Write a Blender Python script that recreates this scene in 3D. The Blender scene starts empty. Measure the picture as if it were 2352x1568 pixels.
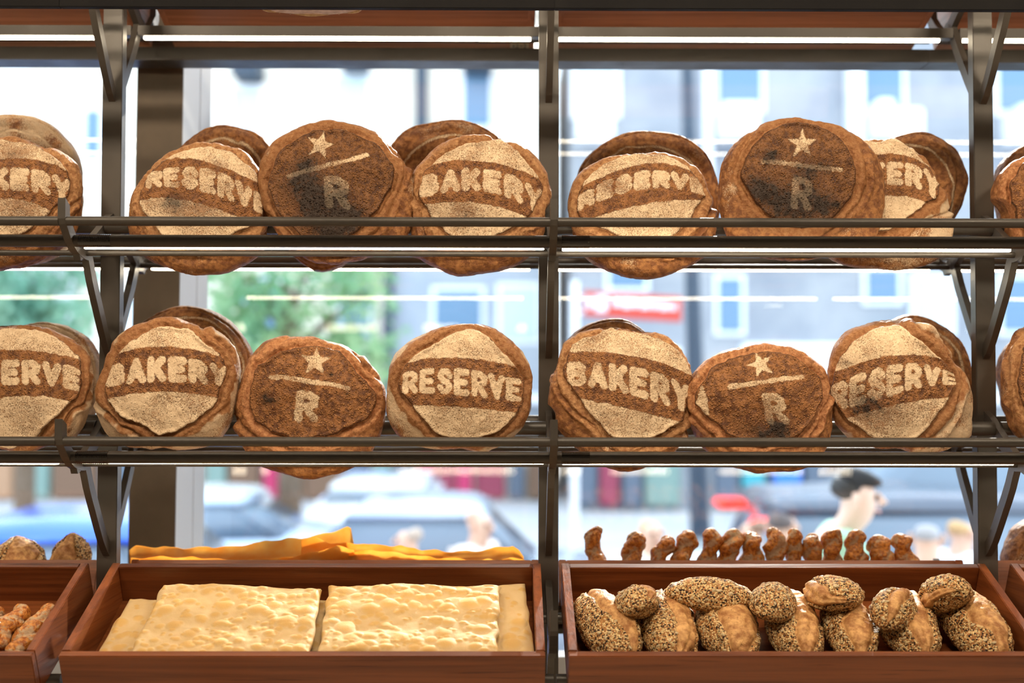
import bpy, math, random
import numpy as np
from mathutils import Matrix, Vector
random.seed(7); RNG = np.random.RandomState(11)
S = bpy.context.scene
COL = S.collection
R = math.radians

# ------------------------------------------------------------------ camera
W_, H_, F_ = 2352.0, 1568.0, 2635.0
CAM = Vector((0.0, -2.62, 1.40))
PITCH, YAW, ROLL = R(1.80), 0.006, 0.0016
RM = Matrix.Rotation(-YAW, 3, 'Z') @ Matrix.Rotation(math.pi/2 + PITCH, 3, 'X') @ Matrix.Rotation(ROLL, 3, 'Z')
RN = np.array(RM); CN = np.array(CAM)
cd = bpy.data.cameras.new('camera'); cam = bpy.data.objects.new('camera', cd); COL.objects.link(cam)
cam.matrix_world = Matrix.Translation(CAM) @ RM.to_4x4()
cd.sensor_width = 36; cd.lens = F_/W_*36; cd.clip_start = 0.05; cd.clip_end = 300
cd.dof.use_dof = True; cd.dof.focus_distance = 2.46; cd.dof.aperture_fstop = 1.35
S.camera = cam
S.view_settings.view_transform = 'Standard'; S.view_settings.look = 'None'
S.view_settings.gamma = 1; S.view_settings.use_curve_mapping = False
S.view_settings.exposure = 0.0
S.cycles.use_denoising = True
S.cycles.max_bounces = 7; S.cycles.diffuse_bounces = 3; S.cycles.glossy_bounces = 3
S.cycles.transmission_bounces = 4; S.cycles.transparent_max_bounces = 12
S.cycles.sample_clamp_indirect = 4.0; S.cycles.caustics_reflective = False; S.cycles.caustics_refractive = False

def rays(px, py):
    px = np.asarray(px, float); py = np.asarray(py, float)
    d = np.stack([(px - W_/2)/F_, (H_/2 - py)/F_, -np.ones_like(px)], -1)
    return d @ RN.T
def atn(px, py, Y):
    d = rays(px, py); t = (Y - CN[1])/d[..., 1]
    return CN + d*t[..., None]
def at(px, py, Y):
    return Vector(atn(np.float64(px), np.float64(py), Y))
def proj(P):
    q = (P - CN) @ RN
    return W_/2 - F_*q[..., 0]/q[..., 2], H_/2 + F_*q[..., 1]/q[..., 2]

# ------------------------------------------------------------------ noise
_T = RNG.rand(8192)
def vnoise(P):
    i = np.floor(P).astype(np.int64); f = P - i; f = f*f*(3 - 2*f); out = 0
    for a in (0, 1):
        for b in (0, 1):
            for c in (0, 1):
                h = ((i[..., 0]+a)*73856093 ^ (i[..., 1]+b)*19349663 ^ (i[..., 2]+c)*83492791) & 8191
                w = (f[..., 0] if a else 1-f[..., 0])*(f[..., 1] if b else 1-f[..., 1])*(f[..., 2] if c else 1-f[..., 2])
                out = out + w*_T[h]
    return out*2 - 1
def fbm(P, o=3):
    s = 0; a = 1.0
    for k in range(o):
        s = s + a*vnoise(P*(2**k) + 17.3*k); a *= .5
    return s
def sst(a, b, x):
    t = np.clip((x - a)/(b - a), 0, 1); return t*t*(3 - 2*t)

# ------------------------------------------------------------------ materials
class NT:
    def __init__(s, name):
        s.m = bpy.data.materials.new(name); s.m.use_nodes = True; s.t = s.m.node_tree; s.t.nodes.clear()
        s.out = s.n('ShaderNodeOutputMaterial')
    def n(s, typ, **kw):
        nd = s.t.nodes.new(typ)
        for k, v in kw.items():
            if k.startswith('_'): setattr(nd, k[1:], v)
        return nd
    def l(s, a, b): s.t.links.new(a, b)
    def setin(s, nd, key, v):
        if isinstance(v, bpy.types.NodeSocket): s.l(v, nd.inputs[key])
        elif v is not None:
            i = nd.inputs[key]
            if i.type == 'RGBA' and len(v) == 3: v = (*v, 1)
            i.default_value = v
    def attr(s, name):
        a = s.n('ShaderNodeAttribute'); a.attribute_name = name; return a.outputs['Fac']
    def math(s, op, a, b=None, c=None, clamp=False):
        m = s.n('ShaderNodeMath'); m.operation = op; m.use_clamp = clamp
        s.setin(m, 0, a)
        if b is not None: s.setin(m, 1, b)
        if c is not None: s.setin(m, 2, c)
        return m.outputs[0]
    def mapr(s, v, a, b, c=0.0, d=1.0, smooth=True):
        m = s.n('ShaderNodeMapRange'); m.interpolation_type = 'SMOOTHSTEP' if smooth else 'LINEAR'
        s.setin(m, 0, v)
        for i, x in zip((1, 2, 3, 4), (a, b, c, d)): m.inputs[i].default_value = x
        return m.outputs[0]
    def mix(s, f, a, b, mode='MIX'):
        m = s.n('ShaderNodeMix'); m.data_type = 'RGBA'; m.blend_type = mode; m.clamp_factor = True
        s.setin(m, 0, f); s.setin(m, 6, a); s.setin(m, 7, b); return m.outputs[2]
    def coords(s, scale=(1, 1, 1), kind='Object', rnd=True):
        tc = s.n('ShaderNodeTexCoord'); mp = s.n('ShaderNodeMapping'); s.l(tc.outputs[kind], mp.inputs[0])
        mp.inputs['Scale'].default_value = scale
        if rnd:
            oi = s.n('ShaderNodeObjectInfo'); v = s.n('ShaderNodeVectorMath'); v.operation = 'ADD'
            c = s.n('ShaderNodeCombineXYZ'); k = s.math('MULTIPLY', oi.outputs['Random'], 37.0)
            for i in range(3): s.l(k, c.inputs[i])
            s.l(mp.outputs[0], v.inputs[0]); s.l(c.outputs[0], v.inputs[1]); return v.outputs[0]
        return mp.outputs[0]
    def noise(s, v, scale, detail=3, rough=.55, out='Fac', dist=0):
        n = s.n('ShaderNodeTexNoise'); s.l(v, n.inputs['Vector']); n.inputs['Scale'].default_value = scale
        n.inputs['Detail'].default_value = detail; n.inputs['Roughness'].default_value = rough
        n.inputs['Distortion'].default_value = dist; return n.outputs[out]
    def voro(s, v, scale, feat='F1', out='Distance', rnd=1.0):
        n = s.n('ShaderNodeTexVoronoi'); n.feature = feat; s.l(v, n.inputs['Vector'])
        n.inputs['Scale'].default_value = scale; n.inputs['Randomness'].default_value = rnd; return n.outputs[out]
    def bump(s, h, dist, strength=1.0, normal=None):
        b = s.n('ShaderNodeBump'); s.l(h, b.inputs['Height']); b.inputs['Distance'].default_value = dist
        b.inputs['Strength'].default_value = strength
        if normal is not None: s.l(normal, b.inputs['Normal'])
        return b.outputs[0]
    def pbr(s, color, rough=.5, metal=0.0, normal=None, coat=0.0, spec=.5, emis=None, est=0.0, sheen=0, sss=0, trans=0):
        p = s.n('ShaderNodeBsdfPrincipled')
        s.setin(p, 'Base Color', color); s.setin(p, 'Roughness', rough); s.setin(p, 'Metallic', metal)
        s.setin(p, 'Coat Weight', coat); s.setin(p, 'Specular IOR Level', spec)
        if coat: p.inputs['Coat Roughness'].default_value = .18
        if normal is not None: s.l(normal, p.inputs['Normal'])
        if emis is not None: s.setin(p, 'Emission Color', emis); p.inputs['Emission Strength'].default_value = est
        if sss:
            p.inputs['Subsurface Weight'].default_value = sss; p.inputs['Subsurface Scale'].default_value = .004
            p.inputs['Subsurface Radius'].default_value = (1, .45, .2)
        s.l(p.outputs[0], s.out.inputs[0]); return p

def plain(name, c, rough=.5, metal=0, coat=0, spec=.5, emis=None, est=0):
    n = NT(name); n.pbr(c, rough, metal, coat=coat, spec=spec, emis=emis, est=est); return n.m

def mottled(name, c1, c2, scale, rough=.7, bump=0.0, stretch=(1, 1, 1), metal=0, coat=0, spec=.4):
    n = NT(name); v = n.coords(stretch); f = n.noise(v, scale, 5)
    nm = n.bump(f, bump) if bump else None
    n.pbr(n.mix(n.mapr(f, .3, .7), c1, c2), rough, metal, nm, coat=coat, spec=spec); return n.m

def metal_mat(name, c, rough, spec=.5):
    n = NT(name); v = n.coords(); f = n.noise(v, 900, 2); g = n.noise(v, 9, 3)
    col = n.mix(n.mapr(g, .35, .7), c, tuple(x*1.25 for x in c))
    n.pbr(col, n.mapr(g, .3, .7, rough-.05, rough+.08), 0.0, n.bump(f, .00025), spec=spec); return n.m

def wood_mat(name, axis, dark=1.0, ca=(.16, .043, .012), cb=(.30, .090, .027), cc=(.11, .028, .009)):
    n = NT(name); sc = [34, 34, 34]; sc[axis] = 1.0
    v = n.coords(tuple(sc)); sc2 = [170, 170, 170]; sc2[axis] = 5
    w = n.noise(v, 1.0, 4, .6, dist=.9); fine = n.noise(n.coords(tuple(sc2)), 1.0, 3, .6)
    c = n.mix(n.mapr(w, .3, .7), tuple(x*dark for x in ca), tuple(x*dark for x in cb))
    c = n.mix(n.mapr(fine, .56, .78), c, tuple(x*dark for x in cc))
    n.pbr(c, n.mapr(fine, .3, .7, .30, .42), 0, n.bump(fine, .0004), coat=.12, spec=.3); return n.m

def loaf_mat(name, dark=0.0, floury=0.0, orange=0.0):
    n = NT(name); v = n.coords()
    fl, pd, bn = n.attr('fl'), n.attr('pd'), n.attr('bn')
    big = n.noise(v, 14, 3); mid = n.noise(v, 75, 4, .6); fin = n.noise(v, 420, 3, .6)
    blv = n.voro(v, 170, rnd=1); blf = n.voro(v, 330)
    # skin of the stencilled top
    k = .92 - .30*dark
    c_in = n.mix(n.mapr(mid, .33, .66), (.12*k, .044*k, .017*k), (.37*k, .160*k, .055*k))
    c_in = n.mix(n.mapr(blv, .42, .08), c_in, (.56*k, .26*k, .09*k))
    c_in = n.mix(n.mapr(n.math('ADD', bn, n.math('MULTIPLY', n.math('SUBTRACT', mid, .5), 1.9)), .35, .95), c_in, (.030, .017, .011))
    # torn crumb-side crust
    st = n.noise(v, 120, 5, .65)
    c_t = n.mix(n.mapr(st, .3, .72), (.28+.04*orange, .115, .040), (.55+.06*orange, .305, .135))
    c_t = n.mix(n.mapr(mid, .54, .75), c_t, (.17, .058, .017))
    if dark: c_t = n.mix(.45, c_t, (.24, .085, .022))
    streak = n.noise(n.coords((30, 30, 30)), 1.0, 5, .7, dist=1.5); c_t = n.mix(n.mapr(streak, .52, .72, 0, .6), c_t, (.22, .075, .022))
    # outer skin with flour dust
    c_o = n.mix(n.mapr(mid, .35, .7), (.17, .062, .022), (.42, .19, .065))
    dust = n.mapr(n.math('ADD', n.math('MULTIPLY', fin, .6), n.math('MULTIPLY', big, .9)), .86 - .25*floury, 1.0 - .22*floury)
    c_o = n.mix(n.math('MULTIPLY', dust, .8), c_o, (.68, .53, .36))
    w1 = n.math('ADD', pd, n.math('MULTIPLY', n.math('SUBTRACT', mid, .5), 10))
    base = n.mix(n.mapr(w1, -2.5, 3.0), c_in, c_t)
    w2 = n.math('ADD', pd, n.math('MULTIPLY', n.math('SUBTRACT', big, .5), 60))
    base = n.mix(n.mapr(w2, 27, 33), base, c_o)
    lip = n.math('MULTIPLY', n.mapr(w1, -6, -1), n.mapr(w1, 2, -.5))
    base = n.mix(n.math('MULTIPLY', lip, .7), base, (.05, .018, .008))
    # flour
    e = n.math('ADD', fl, n.math('MULTIPLY', n.math('SUBTRACT', fin, .5), 7))
    e = n.math('ADD', e, n.math('MULTIPLY', n.math('SUBTRACT', mid, .5), 5))
    f = n.mapr(e, 1.2, -1.6)
    thin = n.math('ADD', n.math('MULTIPLY', fin, .75), n.math('MULTIPLY', big, .45))
    thin = n.math('ADD', thin, n.math('MULTIPLY', bn, .25))
    sp = n.mapr(thin, .56 + .02*floury, .76 + .02*floury)
    f = n.math('MULTIPLY', f, n.math('SUBTRACT', 1.0, n.math('MULTIPLY', sp, .78)))
    fc = n.mix(n.mapr(mid, .3, .7), (.80, .63, .43), (.66, .49, .32))
    fc = n.mix(n.math('MULTIPLY', bn, .55), fc, (.25, .22, .18))
    col = n.mix(f, base, fc)
    nf = n.math('SUBTRACT', 1.0, n.math('MULTIPLY', f, .72))
    torn = n.mapr(w1, 0, 6)
    h = n.math('ADD', n.math('MULTIPLY', mid, .8), n.math('MULTIPLY', fin, .30))
    h = n.math('ADD', h, n.math('MULTIPLY', n.math('MULTIPLY', n.mapr(blv, .45, 0.0), n.mapr(w1, 6, -6)), .9))
    h = n.math('ADD', h, n.math('MULTIPLY', n.math('MULTIPLY', n.mapr(blf, .5, 0.0), n.mapr(pd, 6, -6)), .3))
    h = n.math('ADD', h, n.math('MULTIPLY', n.math('MULTIPLY', st, torn), .9))
    h = n.math('ADD', n.math('MULTIPLY', h, nf), n.math('MULTIPLY', f, .32))
    rough = n.mapr(f, 0, 1, .52, .9)
    n.pbr(col, rough, 0, n.bump(h, .0040, 1.0), spec=.35); return n.m

def seed_mat(name):
    n = NT(name); v = n.coords(); sp = n.attr('split')
    s1 = n.coords((1, 1, 1)); cellc = n.voro(s1, 300, out='Color'); dist = n.voro(s1, 300)
    sep = n.n('ShaderNodeSeparateColor'); n.l(cellc, sep.inputs[0]); rv = sep.outputs[0]
    mid = n.noise(v, 60, 4, .6); fin = n.noise(v, 380, 3)
    sc = n.mix(n.mapr(rv, .37, .40), (.014, .011, .010), (.92, .70, .36))
    sc = n.mix(n.mapr(sep.outputs[1], .72, .78), sc, (.45, .24, .08))
    crust = n.mix(n.mapr(mid, .3, .7), (.24, .085, .022), (.50, .22, .065))
    sc = n.mix(n.mapr(dist, .50, .72), sc, crust)
    torn = n.mix(n.mapr(n.noise(v, 60, 4, .6), .32, .7), (.33, .135, .042), (.72, .42, .17))
    torn = n.mix(n.mapr(fin, .66, .72), torn, (.05, .03, .02))
    m = n.mapr(n.math('ADD', sp, n.math('MULTIPLY', n.math('SUBTRACT', mid, .5), .5)), .45, .55)
    col = n.mix(m, sc, torn)
    hs = n.math('MULTIPLY', n.mapr(dist, .6, 0.0), n.math('SUBTRACT', 1.0, m))
    h = n.math('ADD', n.math('MULTIPLY', hs, .8), n.math('MULTIPLY', mid, 1.3)); h = n.math('ADD', h, n.math('MULTIPLY', fin, .4))
    n.pbr(col, .55, 0, n.bump(h, .003), spec=.35); return n.m

def flat_mat(name):
    n = NT(name); v = n.coords(); b = n.attr('bub'); mid = n.noise(v, 30, 3); fin = n.noise(v, 500, 3)
    c = n.mix(n.mapr(mid, .3, .7), (.66, .49, .27), (.62, .44, .22))
    c = n.mix(n.math('MULTIPLY', b, .8), c, (.62, .38, .12))
    c = n.mix(n.mapr(fin, .74, .78), c, (.35, .17, .06))
    n.pbr(c, .62, 0, n.bump(n.math('ADD', mid, n.math('MULTIPLY', fin, .2)), .0015), spec=.25, sss=.15); return n.m

def sheet_mat(name):
    n = NT(name); v = n.coords(); mid = n.noise(v, 22, 4)
    c = n.mix(n.mapr(mid, .3, .7), (1.0, .70, .27), (.97, .56, .16))
    tr = n.n('ShaderNodeBsdfTranslucent'); n.setin(tr, 'Color', c)
    df = n.n('ShaderNodeBsdfDiffuse'); n.setin(df, 'Color', n.mix(n.mapr(mid, .3, .7), (.85, .58, .26), (.78, .45, .15)))
    mx = n.n('ShaderNodeMixShader'); mx.inputs[0].default_value = .18
    n.l(tr.outputs[0], mx.inputs[1]); n.l(df.outputs[0], mx.inputs[2]); n.l(mx.outputs[0], n.out.inputs[0]); return n.m

def twist_mat(name):
    n = NT(name); v = n.coords(); a = n.noise(v, 55, 4, .6); b = n.noise(v, 130, 3); g = n.attr('groove')
    c = n.mix(n.mapr(b, .3, .7), (.30, .075, .012), (.72, .31, .06))
    f = n.mapr(n.math('ADD', a, n.math('MULTIPLY', g, .16)), .54, .66)
    c = n.mix(n.math('MULTIPLY', f, .85), c, (.52, .40, .27))
    n.pbr(c, n.mapr(f, 0, 1, .45, .9), 0, n.bump(n.math('ADD', a, b), .003), spec=.5, sss=.1); return n.m

def glass_pane_mat(name):
    n = NT(name); tr = n.n('ShaderNodeBsdfTransparent'); tr.inputs[0].default_value = (.97, .985, 1, 1)
    gl = n.n('ShaderNodeBsdfGlossy'); gl.inputs['Roughness'].default_value = 0.0
    fr = n.n('ShaderNodeFresnel'); fr.inputs[0].default_value = 1.5
    mx = n.n('ShaderNodeMixShader'); n.l(fr.outputs[0], mx.inputs[0]); n.l(tr.outputs[0], mx.inputs[1]); n.l(gl.outputs[0], mx.inputs[2])
    n.l(mx.outputs[0], n.out.inputs[0]); return n.m

M = dict(
    steel=metal_mat('bronze_grey_powder_coat', (.034, .029, .024), .38, .55),
    steelf=metal_mat('bronze_grey_flat_bar', (.050, .044, .038), .38, .6),
    black=metal_mat('black_coat', (.007, .007, .008), .7, .15),
    sleeve=plain('glossy_black_sleeve', (.015, .014, .013), .12, 0, .3),
    wood=wood_mat('stained_wood_long', 0, .78), woodd=wood_mat('stained_wood_short', 1, .88), woodt=wood_mat('lit_wood_long', 0, 1.0, (.40, .16, .08), (.60, .27, .15), (.26, .10, .05)), woodt2=wood_mat('lit_wood_short', 1, 1.0, (.40, .16, .08), (.60, .27, .15), (.26, .10, .05)),  # top-tray wood brightened to stand in for light on the undersides
    loaf=loaf_mat('crust'), loafd=loaf_mat('crust_dark', 1.0), loaff=loaf_mat('crust_floury', .1, 1.0),
    loafo=loaf_mat('crust_orange', 0, -.2, 1.0),
    seed=seed_mat('seeded_crust'), pump=mottled('pumpkin_seed', (.60, .48, .30), (.40, .30, .16), 60, .45),
    flat=flat_mat('flatbread'), sheet=sheet_mat('thin_flatbread'), twist=twist_mat('twist_crust'),
    glass=glass_pane_mat('window_glass'),
    led=plain('led_diffuser', (.9, .85, .75), .5, emis=(1.0, .84, .60), est=24),
    lamp=plain('lamp_diffuser', (.9, .85, .75), .5, emis=(1.0, .82, .58), est=14),
    frame_lit=plain('sky_lit_frame_grey', (.50, .55, .62), .4, 0), mull=metal_mat('mullion_brown', (.075, .060, .045), .5, .22),  # pale grey paints sky light onto the mullion side and frame
    wall=mottled('plaster', (.50, .41, .31), (.46, .37, .28), 5, .8), floor=mottled('floor_tiles', (.52, .42, .31), (.46, .37, .27), 3, .5),
    ceil=mottled('ceiling_plaster', (.40, .34, .28), (.36, .30, .25), 3, .9),
    paper=mottled('tape_paper', (.72, .60, .44), (.66, .54, .38), 300, .8), ink=plain('ink', (.05, .05, .06), .6),
    wick=mottled('wicker', (.85, .68, .45), (.62, .45, .26), 80, .6),
)

# ------------------------------------------------------------------ object helpers
def tag(o, label=None, cat=None, group=None, kind=None):
    if label: o['label'] = label
    if cat: o['category'] = cat
    if group: o['group'] = group
    if kind: o['kind'] = kind
    return o
def empty(name, loc=(0, 0, 0)):
    o = bpy.data.objects.new(name, None); COL.objects.link(o); o.location = loc; o.empty_display_size = .05; return o
def link(name, me, mat, parent=None, origin=None):
    o = bpy.data.objects.new(name, me); COL.objects.link(o)
    if mat is not None: me.materials.append(mat)
    if origin is not None:
        me.transform(Matrix.Translation(-Vector(origin))); o.location = origin
    if parent is not None:
        o.parent = parent
        if origin is not None: o.location = Vector(origin) - parent.location
        else:
            o.location = -parent.location
    return o
def npmesh(name, V, Q, attrs=None, smooth=True):
    """V (n,3), Q (m,4) quads -- m x 4 or list of arrays"""
    me = bpy.data.meshes.new(name); V = np.asarray(V, np.float32); Q = np.asarray(Q, np.int32)
    me.vertices.add(len(V)); me.vertices.foreach_set('co', V.ravel())
    me.loops.add(Q.size); me.loops.foreach_set('vertex_index', Q.ravel())
    me.polygons.add(len(Q)); me.polygons.foreach_set('loop_start', np.arange(0, Q.size, Q.shape[1], dtype=np.int32))
    me.update(calc_edges=True)
    if smooth: me.polygons.foreach_set('use_smooth', np.ones(len(Q), bool))
    for k, a in (attrs or {}).items():
        at_ = me.attributes.new(k, 'FLOAT', 'POINT'); at_.data.foreach_set('value', np.asarray(a, np.float32).ravel())
    me.validate(); return me
class MB:
    def __init__(s): s.v = []; s.f = []
    def add(s, vs, fs):
        b = len(s.v); s.v += [tuple(v) for v in vs]; s.f += [tuple(b+i for i in f) for f in fs]; return s
    def box(s, x0, x1, y0, y1, z0, z1, bev=0):
        if bev <= 0:
            return s.add([(x, y, z) for z in (z0, z1) for y in (y0, y1) for x in (x0, x1)],
                         [(0, 2, 3, 1), (4, 5, 7, 6), (0, 1, 5, 4), (2, 6, 7, 3), (0, 4, 6, 2), (1, 3, 7, 5)])
        import bmesh
        bm = bmesh.new(); bmesh.ops.create_cube(bm, size=1)
        for v in bm.verts: v.co = ((x0+x1)/2 + v.co.x*(x1-x0), (y0+y1)/2 + v.co.y*(y1-y0), (z0+z1)/2 + v.co.z*(z1-z0))
        bmesh.ops.bevel(bm, geom=bm.edges[:], offset=bev, segments=2, affect='EDGES')
        bm.verts.index_update(); s.add([v.co[:] for v in bm.verts], [[v.index for v in f.verts] for f in bm.faces]); bm.free(); return s
    def tube(s, pts, r, n=16, caps=True):
        pts = [Vector(p) for p in pts]; b = len(s.v); rr = r if hasattr(r, '__len__') else [r]*len(pts)
        up = None
        for i, p in enumerate(pts):
            t = (pts[min(i+1, len(pts)-1)] - pts[max(i-1, 0)]).normalized()
            if up is None:
                up = Vector((0, 0, 1)) if abs(t.z) < .9 else Vector((0, 1, 0))
            a = t.cross(up).normalized(); c = a.cross(t).normalized(); up = c
            for k in range(n):
                w = 2*math.pi*k/n; s.v.append(tuple(p + (a*math.cos(w) + c*math.sin(w))*rr[i]))
        for i in range(len(pts)-1):
            for k in range(n):
                k2 = (k+1) % n; s.f.append((b+i*n+k, b+i*n+k2, b+(i+1)*n+k2, b+(i+1)*n+k))
        if caps:
            s.f.append(tuple(b+k for k in range(n))[::-1]); s.f.append(tuple(b+(len(pts)-1)*n+k for k in range(n)))
        return s
    def prism(s, poly, a0, a1, axis='x'):
        """poly list of 2D points (for axis x: (y,z); y: (x,z); z: (x,y)) extruded a0..a1"""
        n = len(poly)
        def P(u, v, a): return {'x': (a, u, v), 'y': (u, a, v), 'z': (u, v, a)}[axis]
        vs = [P(u, v, a0) for u, v in poly] + [P(u, v, a1) for u, v in poly]
        fs = [tuple(range(n))[::-1], tuple(range(n, 2*n))] + [(i, (i+1) % n, n+(i+1) % n, n+i) for i in range(n)]
        return s.add(vs, fs)
    def strip(s, outer, inner, a0, a1):
        """thick ribbon in yz plane given matching outer/inner polylines, extruded along x"""
        n = len(outer); b = len(s.v)
        for a in (a0, a1):
            for p in outer: s.v.append((a, p[0], p[1]))
            for p in inner: s.v.append((a, p[0], p[1]))
        o = lambda side, k, inn: b + side*2*n + inn*n + k
        for i in range(n-1):
            s.f.append((o(0, i, 0), o(0, i+1, 0), o(0, i+1, 1), o(0, i, 1)))
            s.f.append((o(1, i, 0), o(1, i, 1), o(1, i+1, 1), o(1, i+1, 0)))
            s.f.append((o(0, i, 0), o(1, i, 0), o(1, i+1, 0), o(0, i+1, 0)))
            s.f.append((o(0, i, 1), o(0, i+1, 1), o(1, i+1, 1), o(1, i, 1)))
        for k in (0, n-1):
            s.f.append((o(0, k, 0), o(0, k, 1), o(1, k, 1), o(1, k, 0)))
        return s
    def mesh(s, name, smooth=False):
        import bmesh
        me = bpy.data.meshes.new(name); me.from_pydata(s.v, [], s.f)
        bm = bmesh.new(); bm.from_mesh(me); bmesh.ops.recalc_face_normals(bm, faces=bm.faces[:])
        if smooth:
            for f in bm.faces: f.smooth = True
            for e in bm.edges: e.smooth = e.calc_face_angle(0) < .7
        bm.to_mesh(me); bm.free(); me.update(); return me
    def build(s, name, mat, parent=None, origin=None, smooth=False):
        return link(name, s.mesh(name, smooth), mat, parent, origin)

# ------------------------------------------------------------------ the rack
XP = [-1.905, -.903, .0995, 1.1015, 2.104]
ROWS = [1.40+.587, 1.40, 1.40-.449, .567]   # z offset of each shelf level (hook profile is relative to this)
PY = .015                                            # plane of mirror symmetry: the posts
rack = empty('bread_display_rack', (XP[2], 0, .0))
tag(rack, 'dark metal bread rack of posts, curved brackets, round rails and strip lights before the window', 'display rack')
for x in XP:
    MB().box(x-.0225, x+.0225, 0, .03, .0, 2.6, .0015).build('post', M['steelf'], rack)
hook_o = [(-.290, .364), (-.290, .322), (-.284, .311), (-.272, .300), (-.257, .285), (-.239, .271), (-.222, .262), (-.203, .256), (-.180, .251), (-.160, .2495), (-.146, .252)]
strut_o = [(-.158, .256), (-.146, .236), (-.132, .210), (-.112, .180), (-.095, .157), (-.078, .133), (-.060, .108), (-.040, .082), (-.018, .058), (0.0, .044)]
def offset(pl, w):
    out = []
    for i in range(len(pl)):
        a = Vector(pl[max(i-1, 0)]); b = Vector(pl[min(i+1, len(pl)-1)]); t = (b-a).normalized()
        out.append((pl[i][0] - t.y*w, pl[i][1] + t.x*w))
    return out
hook_i = offset(hook_o, .026); hook_i[0] = (-.266, .352)
strut_i = offset(strut_o, .026); strut_i[-1] = (0.0, .09)
arm_o = [(-.21, .262), (-.15, .290), (-.08, .330), (-.03, .362), (0, .374)]
arm_i = [(-.20, .246), (-.14, .262), (-.07, .300), (-.03, .325), (0, .34)]
BUP = .009                                            # the rear shelves hang a touch higher
def mir(pl, m): return pl if not m else [(2*PY - y, z+BUP) for y, z in pl]
def bracket(x, z0, m, hooks=True):
    b = MB(); sh = lambda pl: [(y, z+z0) for y, z in mir(pl, m)]
    if hooks: b.strip(sh(hook_o), sh(hook_i), x-.0078, x+.0078)
    b.strip(sh(strut_o), sh(strut_i), x-.0074, x+.0074)
    b.strip(sh(arm_o), sh(arm_i), x-.0072, x+.0072)
    c = mir([(-.165, .268)], m)[0]
    b.prism([(c[0]+.023*math.cos(a*math.pi/10), c[1]+z0+.018*math.sin(a*math.pi/10)) for a in range(20)], x-.0070, x+.0070)
    b.build('bracket', M['steelf'], rack)
for x in XP[1:4]:
    for r, z0 in enumerate(ROWS):
        for m in (False, True):
            bracket(x, z0, m, not (r == 3 and x < -.5))
def rod(x0, x1, y, z, r, name='shelf_rod', n=20):
    MB().tube([(x0, y, z), (x1, y, z)], r, n).build(name, M['steel'], rack, smooth=True)
BAYS = [(XP[i]+.008, XP[i+1]-.008) for i in range(4)]
RODS = [(-.280, .318, .0098), (-.235, .283, .0130), (-.168, .2645, .0062), (-.052, .336, .0160)]
for r, z0 in enumerate(ROWS[1:3]):
    for bi, (x0, x1) in enumerate(BAYS):
        for m in (False, True):
            for k, (y, z, rr) in enumerate(RODS):
                rod(x0, x1, 2*PY-y if m else y, z0+z+(BUP if m else 0), rr)
# strip lights under the rails
def led(x0, x1, y, z, h=.007, tilt=0, w=.010):
    MB().box(x0-.01, x1+.01, y-w/2-.001, y+w/2+.001, z+h/2, z+h/2+.004).build('light_channel', M['steel'], rack)
    MB().box(x0, x1, y-w/2, y+w/2, z-h/2, z+h/2, .0012).build('light_strip', M['led'], rack)
for r, z0 in enumerate(ROWS[1:3]):
    led(BAYS[1][0]+.012, BAYS[1][1]-.01, -.214, z0+.2698, .0034)
    led(BAYS[2][0]+.012, BAYS[2][1]-.03, -.217, z0+(.2695 if r else .2706), .0045 if r else .0095)
    led(BAYS[3][0]+.012, BAYS[3][1]-.03, -.214, z0+.2698, .0034)
    if r: led(BAYS[0][0]+.012, BAYS[0][1]-.02, -.214, z0+.2690, .005)
    for bi in range(4):
        led(BAYS[bi][0]+.012, BAYS[bi][1]-.03, 2*PY+.214, z0+.2705, .0075)
for bi in range(4):
    led(BAYS[bi][0]+.012, BAYS[bi][1]-.03, -.214, ROWS[0]+.2698, .006)
    z1, z2 = at(1200, 84, .15).z, at(1200, 61, .15).z
    MB().box(BAYS[bi][0], BAYS[bi][1], .150, .178, z1, z2, .001).build('cross_bar', M['steel'], rack)
    MB().box(BAYS[bi][0]+.012, BAYS[bi][1]-.03, .158, .168, z1-.0065, z1-.0002, .0008).build('light_strip', M['led'], rack)
    zb = at(1200, 140, .33).z
    MB().box(BAYS[bi][0]-.008, BAYS[bi][1]+.008, .33, .412, zb, zb+.034, .001).build('cross_bar', M['steel'], rack)
    zc = at(1200, 19, -.316).z
    MB().box(BAYS[bi][0]-.008, BAYS[bi][1]+.008, -.316, -.30, zc, zc+.05, .001).build('front_rail', M['black'], rack)
# glossy sleeves on the front rail
for r, z0 in enumerate(ROWS[1:3]):
    for bx, ln in ((BAYS[1][0]+.004, .066), (BAYS[2][0]+.004, .058)):
        b = MB(); pts = []; rr = []
        for k in range(34):
            pts.append((bx + .006 + ln*k/33, -.235, z0+.283)); rr.append(.01345 + .0003*(k % 2))
        b.tube(pts, rr, 24).build('rail_sleeve', M['sleeve'], rack, smooth=False)

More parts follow.
